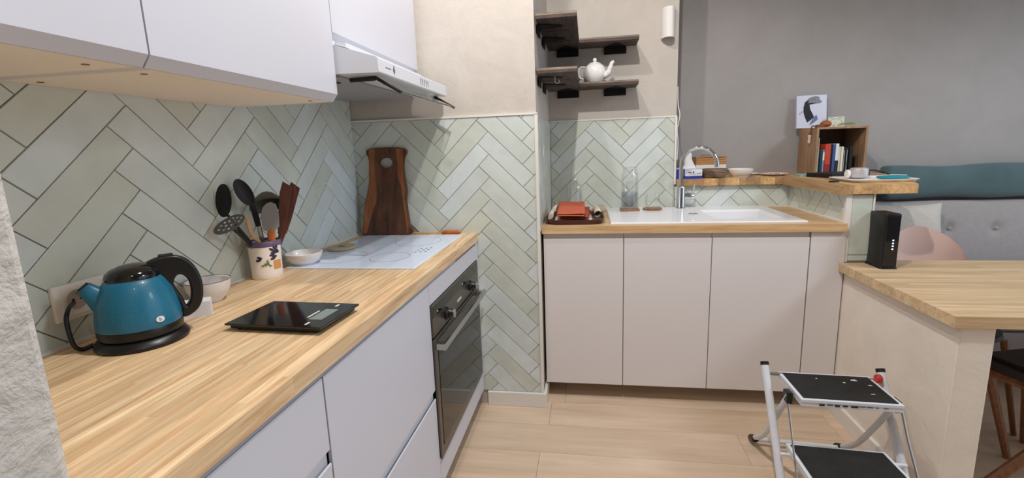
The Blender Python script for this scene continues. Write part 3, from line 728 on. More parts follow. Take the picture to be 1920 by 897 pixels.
def spoon_head(c, ax, side, nrm, L, Wd, dep, holes=False):
    "shallow concave bowl, closed with thickness"
    ax, side, nrm = [Vector(q).normalized() for q in (ax, side, nrm)]
    def f(u, v, o):
        a = 2*PI*u; return Vector(c)+ax*(L*v*math.cos(a))+side*(Wd*v*math.sin(a))-nrm*(dep*(1-v*v)+o)
    return MB().grid(lambda u, v: f(u, v, 0), 28, 6).grid(lambda u, v: f(u, v, .002), 28, 6)
t = utensil('slotted_spoon', 'black oval slotted spoon, leftmost in the pot')
obj('head', spoon_head(up(-.094, 1.170, -.078), (.10*LAT+Vector((0, 0, 1))), (LAT*.75-DEP*.66), (DEP*-.66-LAT*.75), .051, .029, .010), M['black_matt'], t, 'all')
obj('handle', MB().tube([up(-.087, 1.124, -.078), up(-.040, 1.03, -.035), up(-.004, .93, -.02)], [(.004, .004), (.006, .0045), (.006, .0045)], 8), M['black_matt'], t, True)
t = utensil('serving_spoon', 'black solid serving spoon with broad oval head, second from the left')
obj('head', spoon_head(up(-.037, 1.188, -.030), (LAT*-.42+Vector((0, 0, 1))), (LAT*.9+DEP*.3+Vector((0, 0, .38))), (DEP*-1), .046, .024, .008), M['black_matt'], t, 'all')
obj('neck', MB().tube([up(-.019, 1.146, -.022), up(-.013, 1.11, -.014), up(-.009, 1.075, -.010)], [.008, .0095, .0085], 10), M['black_matt'], t, True)
obj('handle', MB().tube([up(-.009, 1.074, -.010), up(-.006, 1.03, -.006), up(-.008, .93, .002)], [.0055, .0055, .005], 10), M['steel'], t, True)
t = utensil('skimmer', 'perforated grey skimmer with black handle tilted out over the left rim')
ax = (LAT*1+Vector((0, 0, .50)))
pts = [(.048*math.cos(2*PI*i/32), .026*math.sin(2*PI*i/32)) for i in range(32)]
holes = []
for (hx, hy) in [(-.032, 0), (-.021, .010), (-.021, -.009), (-.008, .014), (-.010, .001), (-.008, -.014), (.005, .010), (.004, -.006), (.017, .014), (.016, .001), (.015, -.014), (.028, .008), (.027, -.008), (.037, 0)]:
    holes.append([(hx+.0044*math.cos(2*PI*i/10), hy+.0044*math.sin(2*PI*i/10)) for i in range(10)])
flatshape('head', [pts]+holes, .0016, P('skimmer_steel', '#6A6866', .35, metal=.5), t, frame(up(-.085, 1.100, -.108), ax, (DEP*.75+Vector((0, 0, .62))-LAT*.31)), .0003)
obj('handle', MB().tube([up(-.076, 1.085, -.108), up(-.041, 1.026, -.042), up(.01, .935, .015)], [(.005, .004)]*3, 8), M['black_matt'], t, True)
t = utensil('ladle', 'dark olive silicone ladle hooked over the grey spatula')
obj('bowl', spoon_head(up(.023, 1.136, .012), LAT+Vector((0, 0, .12)), (DEP*.8-Vector((0, 0, .6))), (DEP*-.6-Vector((0, 0, .8))), .053, .044, .052), M['olive'], t, 'all')
obj('handle', MB().tube([up(-.014, 1.125, .016), up(-.004, 1.06, .018), up(.004, .93, .018)], .0048, 8), M['olive'], t, True)
t = utensil('spatula', 'grey silicone spatula with orange wooden handle in front of the ladle')
hp = [(-.021, -.038), (-.015, -.046), (.014, -.046), (.026, -.035), (.027, .005), (.021, .036), (.008, .044), (-.004, .042), (-.018, .028), (-.024, 0)]
flatshape('head', [hp], .006, M['grey_sil'], t, frame(up(.026, 1.108, -.046), LAT, Vector((0, 0, 1))+LAT*.04), .001)
obj('handle', MB().tube([up(.027, 1.066, -.046), up(.024, 1.03, -.037), up(.014, .93, -.014)], [(.012, .006), (.012, .006), (.008, .006)], 10, flat=LAT), M['wood_orange'], t, True)
tp = [(-.008, -.085), (.008, -.085), (.013, -.03), (.017, .075), (-.012, .088), (-.017, .05), (-.013, -.03)]
t = utensil('turner', 'dark red wooden turner with slanted square end, rightmost pair, front one')
flatshape('head', [tp], .005, M['wood_red'], t, frame(up(.072, 1.125, -.006), LAT*.96-Vector((0, 0, .22)), Vector((0, 0, 1))+LAT*.22), .001)
obj('handle', MB().tube([up(.055, 1.045, -.006), up(.042, 1.0, -.004), up(.024, .93, .006)], [.0065, .006, .005], 8), M['wood_red'], t, True)
t = utensil('turner', 'dark red wooden turner just behind and right of the front red one')
flatshape('head', [tp], .005, M['wood_red'], t, frame(up(.090, 1.122, .012), LAT*.92-Vector((0, 0, .30)), Vector((0, 0, 1))+LAT*.32), .001)
obj('handle', MB().tube([up(.064, 1.040, .012), up(.046, 1.0, .014), up(.020, .93, .022)], [.0065, .006, .005], 8), M['wood_red'], t, True)
t = utensil('wooden_spoon', 'pale wooden spoon handle curving up at the front of the pot')
obj('handle', MB().tube(spline([up(-.036, 1.108, -.034), up(-.036, 1.08, -.036), up(-.027, 1.045, -.038), up(-.012, 1.022, -.036), up(-.004, .94, -.030)], 5), [(.006, .0035)]*21, 8), M['wood_pale'], t, True)

# kettle
KX, KY = .150, -1.372
hx, hy = .668, .744         # handle direction (into the room, along the wall)
KM = Matrix(((hx, -hy, 0, KX), (hy, hx, 0, KY), (0, 0, 1, HC), (0, 0, 0, 1)))
kt = thing('kettle', 'teal electric kettle with black handle on its base by the socket', 'kettle', (KX, KY, HC))
def kobj(name, mb, mat, parent, smooth=True):
    mb.v = [tuple(KM @ Vector(p)) for p in mb.v]; return obj(name, mb, mat, parent, smooth)
kobj('power_base', MB().lathe([(.080, 0), (.087, .002), (.088, .008), (.083, .016), (.074, .021), (0, .021)], (0, 0, 0), 48, True, False), M['black_plastic'], kt)
kb = kobj('body', MB().lathe([(.0775, .042), (.0785, .047), (.0775, .065), (.0735, .092), (.066, .118), (.056, .138), (.048, .148), (.040, .151), (0, .151)], (0, 0, 0), 56, True, False), M['teal'], kt)
kobj('lower_band', MB().lathe([(.070, .021), (.0765, .023), (.0785, .028), (.0785, .041), (.0775, .043)], (0, 0, 0), 56, True, True), M['black_plastic'], kt)
ld = kobj('lid', MB().lathe([(.050, .146), (.051, .150), (.047, .160), (.037, .168), (.022, .173), (0, .175)], (0, 0, 0), 48, True, False), M['black_gloss'], kt)
kobj('lid_inlay', MB().lathe([(.030, .1722), (.024, .1746), (.012, .1766), (0, .1772)], (.004, 0, 0), 32, False, False, sx=1.0, sy=.75), P('smoked_inlay', '#5A5654', .15, metal=.6), ld)
# spout: flattened tapering beak
sp = [(-.048, 0, .094), (-.061, 0, .112), (-.073, 0, .127), (-.083, 0, .140)]
kobj('spout', MB().tube(sp, [(.030, .026), (.024, .020), (.018, .014), (.014, .010)], 18, flat=(0, 0, 1)), M['teal'], kt)
kobj('spout_opening', MB().tube([(-.0825, 0, .1395), (-.0848, 0, .1423)], [(.012, .0085), (.0115, .008)], 14, flat=(0, 0, 1)), M['black_matt'], kt)
ho = [(.022, .166), (.040, .1745), (.060, .1785), (.082, .1765), (.100, .165), (.113, .143), (.1195, .112), (.117, .080), (.107, .057), (.092, .045), (.0805, .043), (.0815, .055), (.079, .070), (.0715, .098), (.0625, .122), (.050, .143), (.040, .150), (.028, .156)]
hi_ = [(.090, .055), (.102, .075), (.106, .102), (.102, .127), (.089, .142), (.0745, .140), (.065, .123), (.068, .106), (.077, .083), (.082, .062)]
cl = lambda q: [(p.x, p.y) for p in spline([(a, b, 0) for a, b in q + q[:1]], 4)[:-1]]
flatshape('handle', [cl(ho), cl(hi_)], .014, M['black_plastic'], kt, KM @ Matrix(((1,0,0,0),(0,0,-1,0),(0,1,0,0),(0,0,0,1))), .0055)
kobj('switch', MB().box(.050, .078, -.009, .009, .180, .1875, b=.002), M['black_matt'], kt, False)
# round emblem with a letter on the body, turned into the room
an = math.radians(-17)
er = .0788; n = Vector((math.cos(an), math.sin(an), .12)).normalized()
EM = frame(Vector((KX, KY, HC+.060))+Vector((math.cos(an), math.sin(an), 0))*(er+.0006), Vector((-n.y, n.x, 0)), (Vector((0, 0, 1))-n*n.z))
flatshape('emblem', [[(.0085*math.cos(2*PI*i/24), .0065*math.sin(2*PI*i/24)) for i in range(24)]], .001, M['mark'], kt, EM)
text_mesh('emblem_letter', 'b', .011, M['mark_grey'], kt, EM @ Matrix.Translation((0, 0, .0007)), .0002)
kc = obj('cord', MB().tube(spline([(KX-.072, KY-.050, HC+.008), (KX-.082, KY-.068, HC+.005), (KX-.088, KY-.078, HC+.02), (KX-.093, KY-.078, HC+.07), (KX-.105, KY-.06, HC+.092), (.022, KY-.03, HC+.095)], 8), .0045, 10), M['black_plastic'], kt, True)

# kitchen scale
KS = thing('kitchen_scale', 'flat black glass kitchen scale lying in front of the worktop edge', 'scale', (.43, -1.225, HC))
SM = frame((.428, -1.228, HC), (1, -.045, 0), (.045, 1, 0))
def sobj(name, mb, mat, parent, smooth=False):
    mb.v = [tuple(SM @ Vector(p)) for p in mb.v]; return obj(name, mb, mat, parent, smooth)
sobj('base', MB().box(-.116, .116, -.078, .078, .004, .013, b=.003), M['black_matt'], KS)
for sx_ in (-1, 1):
    for sy_ in (-1, 1): sobj('foot', MB().lathe([(.008, 0), (.008, .005)], (.1*sx_, .062*sy_, 0), 12), M['black_matt'], KS)
gp = sobj('glass_top', MB().box(-.124, .124, -.085, .085, .0135, .0185, b=.0012), M['black_gloss'], KS)
sobj('display', MB().box(.062, .096, -.038, .036, .0186, .0190), M['lcd'], gp)
sobj('key_mark', MB().box(.072, .078, .056, .074, .0186, .0189), M['mark'], gp)
sobj('key_mark', MB().box(.074, .080, -.072, -.056, .0186, .0189), M['mark'], gp)
sobj('lettering', MB().box(.050, .055, -.026, .022, .0186, .0189), M['mark'], gp)

# ------------------------------------------------------------------ corner shelves
def corner_shelf(label, zt, hook=False):
    t = thing('corner_shelf', label, 'shelf', (1.0, .70, zt))
    A = obj('side_board', MB().box(.9075, 1.090, .012, DN-.001, zt-.025, zt, b=.002), M['shelf'], t)
    B = obj('back_board', MB().box(1.0915, 1.412, .572, DN-.001, zt-.026, zt-.001, b=.002), M['shelf_x'], t)
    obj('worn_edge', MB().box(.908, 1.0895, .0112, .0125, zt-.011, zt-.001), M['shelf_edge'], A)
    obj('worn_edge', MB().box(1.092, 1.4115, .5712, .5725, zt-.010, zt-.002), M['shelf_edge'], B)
    for i in (1, 2):
        obj('plank_joint', MB().box(.915+.04*0, 1.05, .012+i*.24, .018+i*.24, zt-.0262, zt-.0248), M['dark'], A)
    for x0 in (.957, 1.229):
        mb = MB().box(x0, x0+.127, DN-.006, DN-.001, zt-.066, zt-.0265).prism([(x0, DN-.005), (x0+.127, DN-.005), (x0+.075, DN-.12), (x0+.052, DN-.12)], zt-.0295, zt-.0265)
        obj('bracket', mb, M['black_metal'], t)
    for y0 in (.09, .36):
        mb = MB().box(.9065, .911, y0, y0+.127, zt-.066, zt-.0265).prism([(.911, y0), (.911, y0+.127), (1.02, y0+.075), (1.02, y0+.052)], zt-.0295, zt-.0265)
        obj('bracket', mb, M['black_metal'], t)
    if hook:
        hp = [(.985, .10, zt-.026), (.985, .10, zt-.045)] + [(.985+.010-.010*math.cos(a), .10, zt-.050-.010*math.sin(a)) for a in [PI*i/8*1.2 for i in range(9)]]
        obj('cup_hook', MB().tube(hp, .0016, 8), M['mark'], t, True)
    return t
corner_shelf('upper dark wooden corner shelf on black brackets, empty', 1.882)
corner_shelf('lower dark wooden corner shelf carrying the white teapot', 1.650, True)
dsh = tag(obj('dish', MB().lathe([(.045, 0), (.05, .004), (.066, .022), (.064, .024), (.048, .008), (0, .006)], (.995, .45, 1.650), 36, True, False).lathe([(.008, 0), (.012, .006), (.006, .018), (0, .02)], (1.02, .45, 1.658), 12, True, False), M['slate_round'], smooth=50, origin=(.995, .45, 1.650)), 'reddish brown dish on the side board of the lower shelf', 'dish')
TX, TY, TZ = 1.176, .652, 1.6495
tp = thing('teapot', 'white porcelain teapot on the lower corner shelf', 'teapot', (TX, TY, TZ))
obj('body', MB().lathe([(.042, 0), (.044, .004), (.056, .02), (.064, .045), (.063, .068), (.054, .09), (.040, .102), (.034, .103), (0, .103)], (TX, TY, TZ), 44, True, False), M['ceramic'], tp, True)
ldd = obj('lid', MB().lathe([(.037, .1015), (.036, .106), (.025, .112), (.012, .116), (0, .117)], (TX, TY, TZ), 36, True, False), M['ceramic'], tp, True)
obj('knob', MB().ellip((TX, TY, TZ+.126), .0115, .0115, .012), M['ceramic'], ldd, True)
obj('spout', MB().tube(spline([(TX+.045, TY-.015, TZ+.035), (TX+.070, TY-.022, TZ+.045), (TX+.084, TY-.026, TZ+.075), (TX+.093, TY-.028, TZ+.100), (TX+.106, TY-.03, TZ+.108)], 5), [.018]*4+[.016]*4+[.013]*4+[.011]*4+[.009]*5, 14), M['ceramic'], tp, True)
obj('handle', MB().tube(spline([(TX-.050, TY+.01, TZ+.09), (TX-.078, TY+.018, TZ+.092), (TX-.092, TY+.02, TZ+.065), (TX-.082, TY+.02, TZ+.035), (TX-.055, TY+.012, TZ+.025)], 6), .0065, 10), M['ceramic'], tp, True)
# sconce
wl = thing('wall_lamp', 'white half-cylinder wall lamp at the top of the niche', 'lamp', (1.585, DN, 1.96))
hc = [(1.585+.037*math.cos(PI+PI*i/16), DN-.002+.062*math.sin(PI+PI*i/16)) for i in range(17)]
hi = [(1.585+.034*math.cos(PI+PI*i/16), DN-.002+.058*math.sin(PI+PI*i/16)) for i in range(17)][::-1]
obj('shade', MB().prism(hc+hi, 1.880, 2.040), M['ceramic'], wl, 50)
obj('back_plate', MB().box(1.553, 1.617, DN-.002, DN+.0035, 1.90, 2.02), M['white_plastic'], wl)
# cord hanging beside the niche edge
tag(obj('cord', MB().tube(spline([(1.652, DN+.03, 1.62), (1.655, DN+.02, 1.52), (1.666, DN+.02, 1.46), (1.656, DN+.015, 1.40), (1.654, DN+.02, 1.37), (1.660, DN+.02, 1.30), (1.657, DN+.02, 1.2)], 8), .0028, 8), M['white_plastic'], smooth=True, origin=(1.655, DN+.02, 1.5)), 'thin white cord hanging at the right edge of the niche wall', 'cord')

# ------------------------------------------------------------------ things on the sink worktop
def rrect(hx_, hy_, r, n=6):
    out = []
    for cx, cy, a0 in ((hx_-r, hy_-r, 0), (-hx_+r, hy_-r, PI/2), (-hx_+r, -hy_+r, PI), (hx_-r, -hy_+r, 1.5*PI)):
        for i in range(n+1): a = a0+PI/2*i/n; out.append((cx+r*math.cos(a), cy+r*math.sin(a)))
    return out
def loft(rings, cap0=True, cap1=True):
    n = len(rings[0]); mb = MB(); v = [p for r in rings for p in r]; f = []
    for i in range(len(rings)-1):
        for k in range(n): f.append((i*n+k, i*n+(k+1)%n, (i+1)*n+(k+1)%n, (i+1)*n+k))
    if cap0: f.append(tuple(range(n-1, -1, -1)))
    if cap1: f.append(tuple((len(rings)-1)*n+k for k in range(n)))
    return mb.add(v, f)
TRX, TRY = 1.066, .285
def tray_mb(cx, cy, z0, hx_, hy_, r, h, t, flare=.012):
    R = lambda a, b, rr, zz: [(cx+p[0], cy+p[1], zz) for p in rrect(a, b, rr)]
    return loft([R(hx_-flare, hy_-flare, r, z0), R(hx_, hy_, r, z0+h), R(hx_-t, hy_-t, r-t*.5, z0+h), R(hx_-flare-t, hy_-flare-t, r-t*.5, z0+t), ])
tray = tag(obj('tray', tray_mb(TRX, TRY, HS, .150, .175, .07, .026, .005), M['tray_red'], smooth=50, origin=(TRX, TRY, HS)), 'dark red lacquered tray holding folded cloths beside the pier', 'tray')
def cloth(name, label, cx, cy, z0, hx_, hy_, th, mat, rz=0, layers=3, wav=.004, seed=0, slope=0, bs=0):
    rnd = random.Random(seed); c, s = math.cos(rz), math.sin(rz); t = thing(name, label, 'cloth', (cx, cy, z0))
    for L in range(layers):
        zz = z0+L*th; sh = [rnd.uniform(-.004, .004) for _ in range(4)]; ph = rnd.uniform(0, 6); n = 14
        def pt(u, v, o):
            x = -hx_+sh[0]+(2*hx_+sh[1])*u; y_ = -hy_+sh[2]+(2*hy_+sh[3])*v
            e = max(0, 1-min(u, 1-u, v*1.4, 1-v)/.10); q = wav*math.sin(5*u+4*v+ph)*(1 if v > .2 else .6)
            k = 1+(slope/th)*v
            return (cx+x*c-y_*s, cy+x*s+y_*c, z0+bs*v+(zz-z0)*k+(th*k-.0008 if o else .0006)+q+(-.35*th*e*e if o else .2*th*e*e))
        top_g = [pt(i/n, j/n, 1) for j in range(n+1) for i in range(n+1)]; bot_g = [pt(i/n, j/n, 0) for j in range(n+1) for i in range(n+1)]
        N1 = (n+1)**2; f = []
        for j in range(n):
            for i in range(n):
                a = j*(n+1)+i; f.append((a, a+1, a+n+2, a+n+1)); f.append((N1+a, N1+a+n+1, N1+a+n+2, N1+a+1))
        bd = [i for i in range(n+1)] + [j*(n+1)+n for j in range(1, n+1)] + [n*(n+1)+i for i in range(n-1, -1, -1)] + [j*(n+1) for j in range(n-1, 0, -1)]
        for k in range(len(bd)): a, b = bd[k], bd[(k+1) % len(bd)]; f.append((a, N1+a, N1+b, b))
        obj('fold', MB().add(top_g+bot_g, f), mat, t, 'all')
    return t
cloth('linen_cloth', 'speckled off-white folded cloth under the orange one on the tray', TRX-.005, TRY+.01, HS+.0065, .095, .125, .006, M['cloth'], .04, 2, .001, 3, .002)
cloth('kitchen_towel', 'rust waffle towel peeking out under the orange towel', 1.066, .285, HS+.0205, .072, .130, .009, M['towel_dark'], -.03, 2, .0006, 5, .008, .004)
cloth('kitchen_towel', 'orange waffle kitchen towel folded on top of the tray', 1.046, .275, HS+.0398, .068, .140, .010, M['towel'], .02, 2, .0012, 9, .004, .0205)
t = thing('napkin', 'rolled speckled napkin at the right side of the red tray', 'napkin', (TRX+.10, TRY, HS+.03))
obj('roll', MB().tube([(TRX+.116, TRY-.07, HS+.040), (TRX+.116, TRY+.03, HS+.043), (TRX+.108, TRY+.12, HS+.046)], [(.018, .015), (.019, .016), (.018, .015)], 16, cap=False).tube([(TRX+.116, TRY-.069, HS+.040), (TRX+.116, TRY+.03, HS+.043), (TRX+.108, TRY+.119, HS+.046)], [(.015, .012), (.016, .013), (.015, .012)], 16, cap=False), M['cloth'], t, True)
t = thing('napkin', 'crumpled speckled napkin at the left side of the red tray', 'napkin', (TRX-.10, TRY, HS+.03))
obj('fold', MB().tube(spline([(TRX-.120, TRY-.10, HS+.034), (TRX-.122, TRY-.03, HS+.040), (TRX-.116, TRY+.05, HS+.043), (TRX-.112, TRY+.11, HS+.044)], 5), [(.018, .011)]*16, 12).tube(spline([(TRX-.112, TRY-.02, HS+.054), (TRX-.110, TRY+.04, HS+.060), (TRX-.108, TRY+.10, HS+.058)], 5), [(.02, .010)]*11, 12), M['cloth'], t, True)

def vessel(name, label, cat, c, prof_out, prof_in, mat, n=48):
    t = thing(name, label, cat, c)
    obj('glass', MB().lathe(prof_out + prof_in[::-1], c, n, True, True), mat, t, 60)
    return t
# bottle behind the tray
bc = (1.055, .672, HS)
bo = [(.040, 0), (.046, .004), (.047, .02), (.047, .135), (.044, .152), (.030, .168), (.018, .185), (.0165, .205), (.0185, .206), (.0185, .214), (.0165, .216), (.0165, .252)]
vessel('bottle', 'clear glass bottle standing behind the red tray', 'bottle', bc, bo, [(max(r-.003, .002), h if i else .006) for i, (r, h) in enumerate(bo)], M['glass'])
# coasters, carafe, glass
cs1 = tag(obj('coaster', MB().box(1.318, 1.424, .545, .650, z+.0002, z+.011, b=.002), M['cork_red'], origin=(1.371, .6, z)), 'square reddish wooden coaster under the ribbed carafe', 'coaster')
cs2 = tag(obj('coaster', MB().lathe([(.052, 0), (.054, .003), (.054, .009), (.051, .011), (0, .011)], (1.50, .605, z+.0002), 36, True, False), M['cork_red'], smooth=40, origin=(1.50, .605, z)), 'round reddish wooden coaster under the drinking glass', 'coaster')
cc = (1.371, .600, z+.0114)
def ribbed(prof, c, n, amp):
    mb = MB(); v = []; f = []
    for r, h in prof:
        for k in range(n):
            a = 2*PI*k/n; rr = r+(amp if k % 2 else 0)*(1 if .012 < h < .19 else 0)
            v.append((c[0]+rr*math.cos(a), c[1]+rr*math.sin(a), c[2]+h))
    for i in range(len(prof)-1):
        for k in range(n): f.append((i*n+k, i*n+(k+1)%n, (i+1)*n+(k+1)%n, (i+1)*n+k))
    f.append(tuple(range(n-1, -1, -1))); f.append(tuple((len(prof)-1)*n+k for k in range(n)))
    return mb.add(v, f)
co = [(.046, 0), (.050, .003), (.050, .016), (.050, .18), (.0485, .198), (.041, .208), (.0405, .225), (.0425, .238), (.0395, .238), (.0375, .225), (.038, .208), (.0455, .196), (.0465, .18), (.0465, .012), (0.002, .009)]
cf = thing('carafe', 'ribbed glass carafe half full of water on a square coaster', 'carafe', cc)
obj('glass', ribbed(co, cc, 72, -.0008), M['glass'], cf, 'all')
obj('water', MB().lathe([(0.002, .0095), (.0462, .0125), (.0462, .094), (.002, .094)], cc, 48, True, True), M['water'], cf, 40)
gc = (1.50, .605, z+.0114)
go = [(.030, 0), (.040, .006), (.045, .03), (.044, .05), (.036, .085), (.0345, .085), (.0425, .05), (.0435, .03), (.038, .012), (.002, .009)]
tg = thing('drinking_glass', 'small stemless drinking glass on a round coaster beside the carafe', 'glass', gc)
obj('glass', MB().lathe(go, gc, 44, True, True), M['glass'], tg, 60)
tag(obj('sponge', MB().box(1.185, 1.232, .60, .70, HS, HS+.03, b=.006), M['cork'], smooth=True, origin=(1.21, .65, HS)), 'beige sponge between the red tray and the sink', 'sponge')

# ------------------------------------------------------------------ things on the bar
B0 = HB
tb = thing('tissue_box', 'white and navy tissue box behind the faucet', 'tissue box', (1.748, .84, B0))
TM = frame((1.748, .80, B0), (1, 0, 0), (0, 1, 0))
obj('carton', MB().box(1.656, 1.802, .757, .96, B0, B0+.058, b=.001), M['card_white'], tb)
obj('navy_band', MB().box(1.6555, 1.8025, .7565, .9605, B0, B0+.016), M['blue'], tb)
obj('navy_side', MB().box(1.6552, 1.703, .7563, .7585, B0+.0162, B0+.0582), M['blue'], tb)
obj('print', MB().box(1.748, 1.757, .7563, .7572, B0+.033, B0+.044).box(1.722, 1.742, .7563, .7572, B0+.034, B0+.041).box(1.725, 1.765, .7563, .7572, B0+.026, B0+.028).box(1.772, 1.780, .7563, .7572, B0+.028, B0+.033).box(1.784, 1.792, .7563, .7572, B0+.028, B0+.034), M['mark_grey'], tb)
ts = MB(); ts.grid(lambda u, v: (1.742-.035*(1-v*.75)*math.cos(PI*u)+.006*math.sin(9*u+5*v), .85+.02*math.sin(5*u+2*v)*(1-v*.6), B0+.058+.105*v*(1-.35*abs(u-.55))), 16, 10)
obj('tissue', ts, M['tissue'], tb, 'all')
bk = thing('basket', 'small brown wicker basket on the bar beside the tissue box', 'basket', (1.884, .83, B0))
obj('wall', MB().lathe([(.060, 0), (.066, .006), (.074, .028), (.077, .050), (.072, .052), (.068, .03), (.060, .008), (0, .007)], (1.884, .83, B0), 44, True, False), M['basket'], bk, 60)
bw = MB()
for i in range(5): bw.lathe([(.0665+.0026*i-.0, .008+.0085*i), (.0705+.0023*i, .0115+.0085*i), (.0685+.0024*i, .0155+.0085*i)], (1.884, .83, B0), 44, False, False)
obj('weave', bw, M['basket'], bk, 60)
wb = thing('wooden_box', 'slatted bamboo box on a white box behind the wicker basket', 'box', (1.89, .99, B0))
obj('white_base', MB().box(1.805, 1.985, .945, 1.06, B0, B0+.072, b=.003), M['white_plastic'], wb)
for i in range(3): obj('slat', MB().box(1.805, 1.985, .944, 1.06, B0+.073+i*.0145, B0+.086+i*.0145, b=.001), M['bamboo'], wb)
obj('lid', MB().box(1.802, 1.988, .940, 1.063, B0+.117, B0+.121, b=.001), M['bamboo'], wb)
tag(obj('plastic_wrap', MB().grid(lambda u, v: (1.83+.09*u, .98+.05*v, B0+.1225+.018*math.sin(PI*u)*math.sin(PI*v)*(.7+.3*math.sin(14*u+9*v))), 12, 8).grid(lambda u, v: (1.83+.09*u, .98+.05*v, B0+.1215+.0165*math.sin(PI*u)*math.sin(PI*v)*(.7+.3*math.sin(14*u+9*v))), 12, 8), M['visor'], smooth='all', origin=(1.87, 1.0, B0+.121)), 'crumpled clear plastic wrap on top of the bamboo box', 'wrapper')
bowl('bowl', 'white bowl on the bar beside the wicker basket', (2.035, .835, B0), .074, .046, M['ceramic'], .62)
tag(obj('saucer', MB().lathe([(.03, 0), (.034, .003), (.05, .009), (.049, .011), (.03, .006), (0, .005)], (2.155, .985, B0), 36, True, False), M['ceramic_grey'], smooth=50, origin=(2.155, .985, B0)), 'tiny white saucer behind the white bowl', 'saucer')
pl = thing('plate', 'pale pink plate with dark bits on the bar', 'plate', (2.238, .87, B0))
obj('disc', MB().lathe([(.05, 0), (.055, .003), (.078, .012), (.077, .0145), (.055, .008), (0, .006)], (2.238, .87, B0), 44, True, False), P('pink_glaze', '#DCC3B8', .3, coat=.3), pl, 50)
cr_ = MB()
for i in range(9): a = random.uniform(0, 6.28); q = random.uniform(0, .04); cr_.ellip((2.238+q*math.cos(a), .87+q*math.sin(a), B0+.0095), .008, .005, .0035, 8, 5)
stuff(obj('crumbs', cr_, M['seat_dark'], pl, True))
tag(obj('notebook', MB().box(2.318, 2.42, .70, .785, B0, B0+.012, b=.001), P('pale_teal_card', '#8FB0AB', .6), origin=(2.37, .74, B0)), 'thin pale teal notebook lying left of the book crate', 'notebook')
fo = thing('folder', 'flat black case lying in front of the book crate', 'case', (2.44, .63, B0))
obj('case', MB().prism([(2.345, .690), (2.400, .520), (2.62, .60), (2.58, .76)], B0, B0+.022), M['black_matt'], fo)
obj('label', MB().prism([(2.440, .5385), (2.441, .5375), (2.50, .560), (2.499, .561)], B0+.004, B0+.018), M['card_white'], fo)
# crate with books
cx0, cx1, cy0, cy1, cz0, cz1 = 2.432, 2.700, .805, 1.045, B0, B0+.272
ct = thing('book_crate', 'upright brown wooden crate used as a small bookcase on the bar', 'crate', (2.56, .92, B0))
obj('side_panel', MB().box(cx0, cx0+.012, cy0, cy1, cz0, cz1, b=.001), M['crate'], ct)
obj('side_panel', MB().box(cx1-.012, cx1, cy0, cy1, cz0, cz1, b=.001), M['crate'], ct)
obj('top_panel', MB().box(cx0+.012, cx1-.012, cy0, cy1, cz1-.012, cz1, b=.001), M['crate'], ct)
obj('bottom_panel', MB().box(cx0+.012, cx1-.012, cy0, cy1, cz0, cz0+.010), M['crate'], ct)
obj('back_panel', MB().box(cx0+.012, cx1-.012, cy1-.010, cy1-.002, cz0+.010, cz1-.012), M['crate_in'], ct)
bks = [(.008, .200, '#9CB2C6', '#3A2A3C', 'slim light blue book with plum top, leftmost in the crate'), (.006, .200, '#DDD6BE', None, 'thin cream booklet leaning second in the crate'),
       (.012, .130, '#23403F', None, 'small dark green book left of the red one'), (.009, .132, '#7C95B5', '#E2E2E2', 'small blue and white book touching the red one'),
       (.029, .165, '#C2442F', None, 'thick red book in the crate'), (.008, .165, '#1F1E22', None, 'thin black book right of the red one'), (.014, .163, '#3E548E', None, 'blue book between the red and white books'),
       (.017, .166, '#DCE2E0', '#1D2A2B', 'white book with dark lower spine'), (.011, .148, '#D6CFC0', None, 'beige paperback right of the white book'), (.012, .148, '#E5DCC8', None, 'cream paperback, last pale book before the black ones'),
       (.013, .142, '#19191B', None, 'first black book with a thin white line'), (.014, .143, '#141416', None, 'second black book with a thin white line'), (.018, .146, '#101113', None, 'thick black book at the right end of the crate')]
x = cx0+.0135
for w, h, c, c2, lab in bks:
    if lab.startswith('small dark'): x += .006
    t = thing('book', lab, 'book', (x+w/2, .90, B0+.0102), group='books in the crate')
    y0 = cy0+.016+random.uniform(0, .012)
    mt = P('book_cover', c, .5)
    obj('cover', MB().box(x+.0004, x+w-.0004, y0, y0+.13, B0+.0102, B0+.0102+h, b=.0006), mt, t)
    if c2:
        a, b = (.62, .985) if 'plum' in lab else ((.55, .9) if 'small blue' in lab else (.015, .42))
        obj('spine_band', MB().box(x+.0002, x+w-.0002, y0-.0008, y0+.002, B0+.0102+h*a, B0+.0102+h*b), P('book_band', c2, .5), t)
    if 'white line' in lab: obj('spine_line', MB().box(x+w*.3, x+w*.3+.0015, y0-.0008, y0+.001, B0+.02, B0+.0102+h*.9), M['mark'], t)
    if 'thick red' in lab: obj('spine_band', MB().box(x+.0002, x+w-.0002, y0-.0008, y0+.002, B0+.016, B0+.06), P('book_red_dark', '#8E2A25', .5), t)
    x += w+.0012
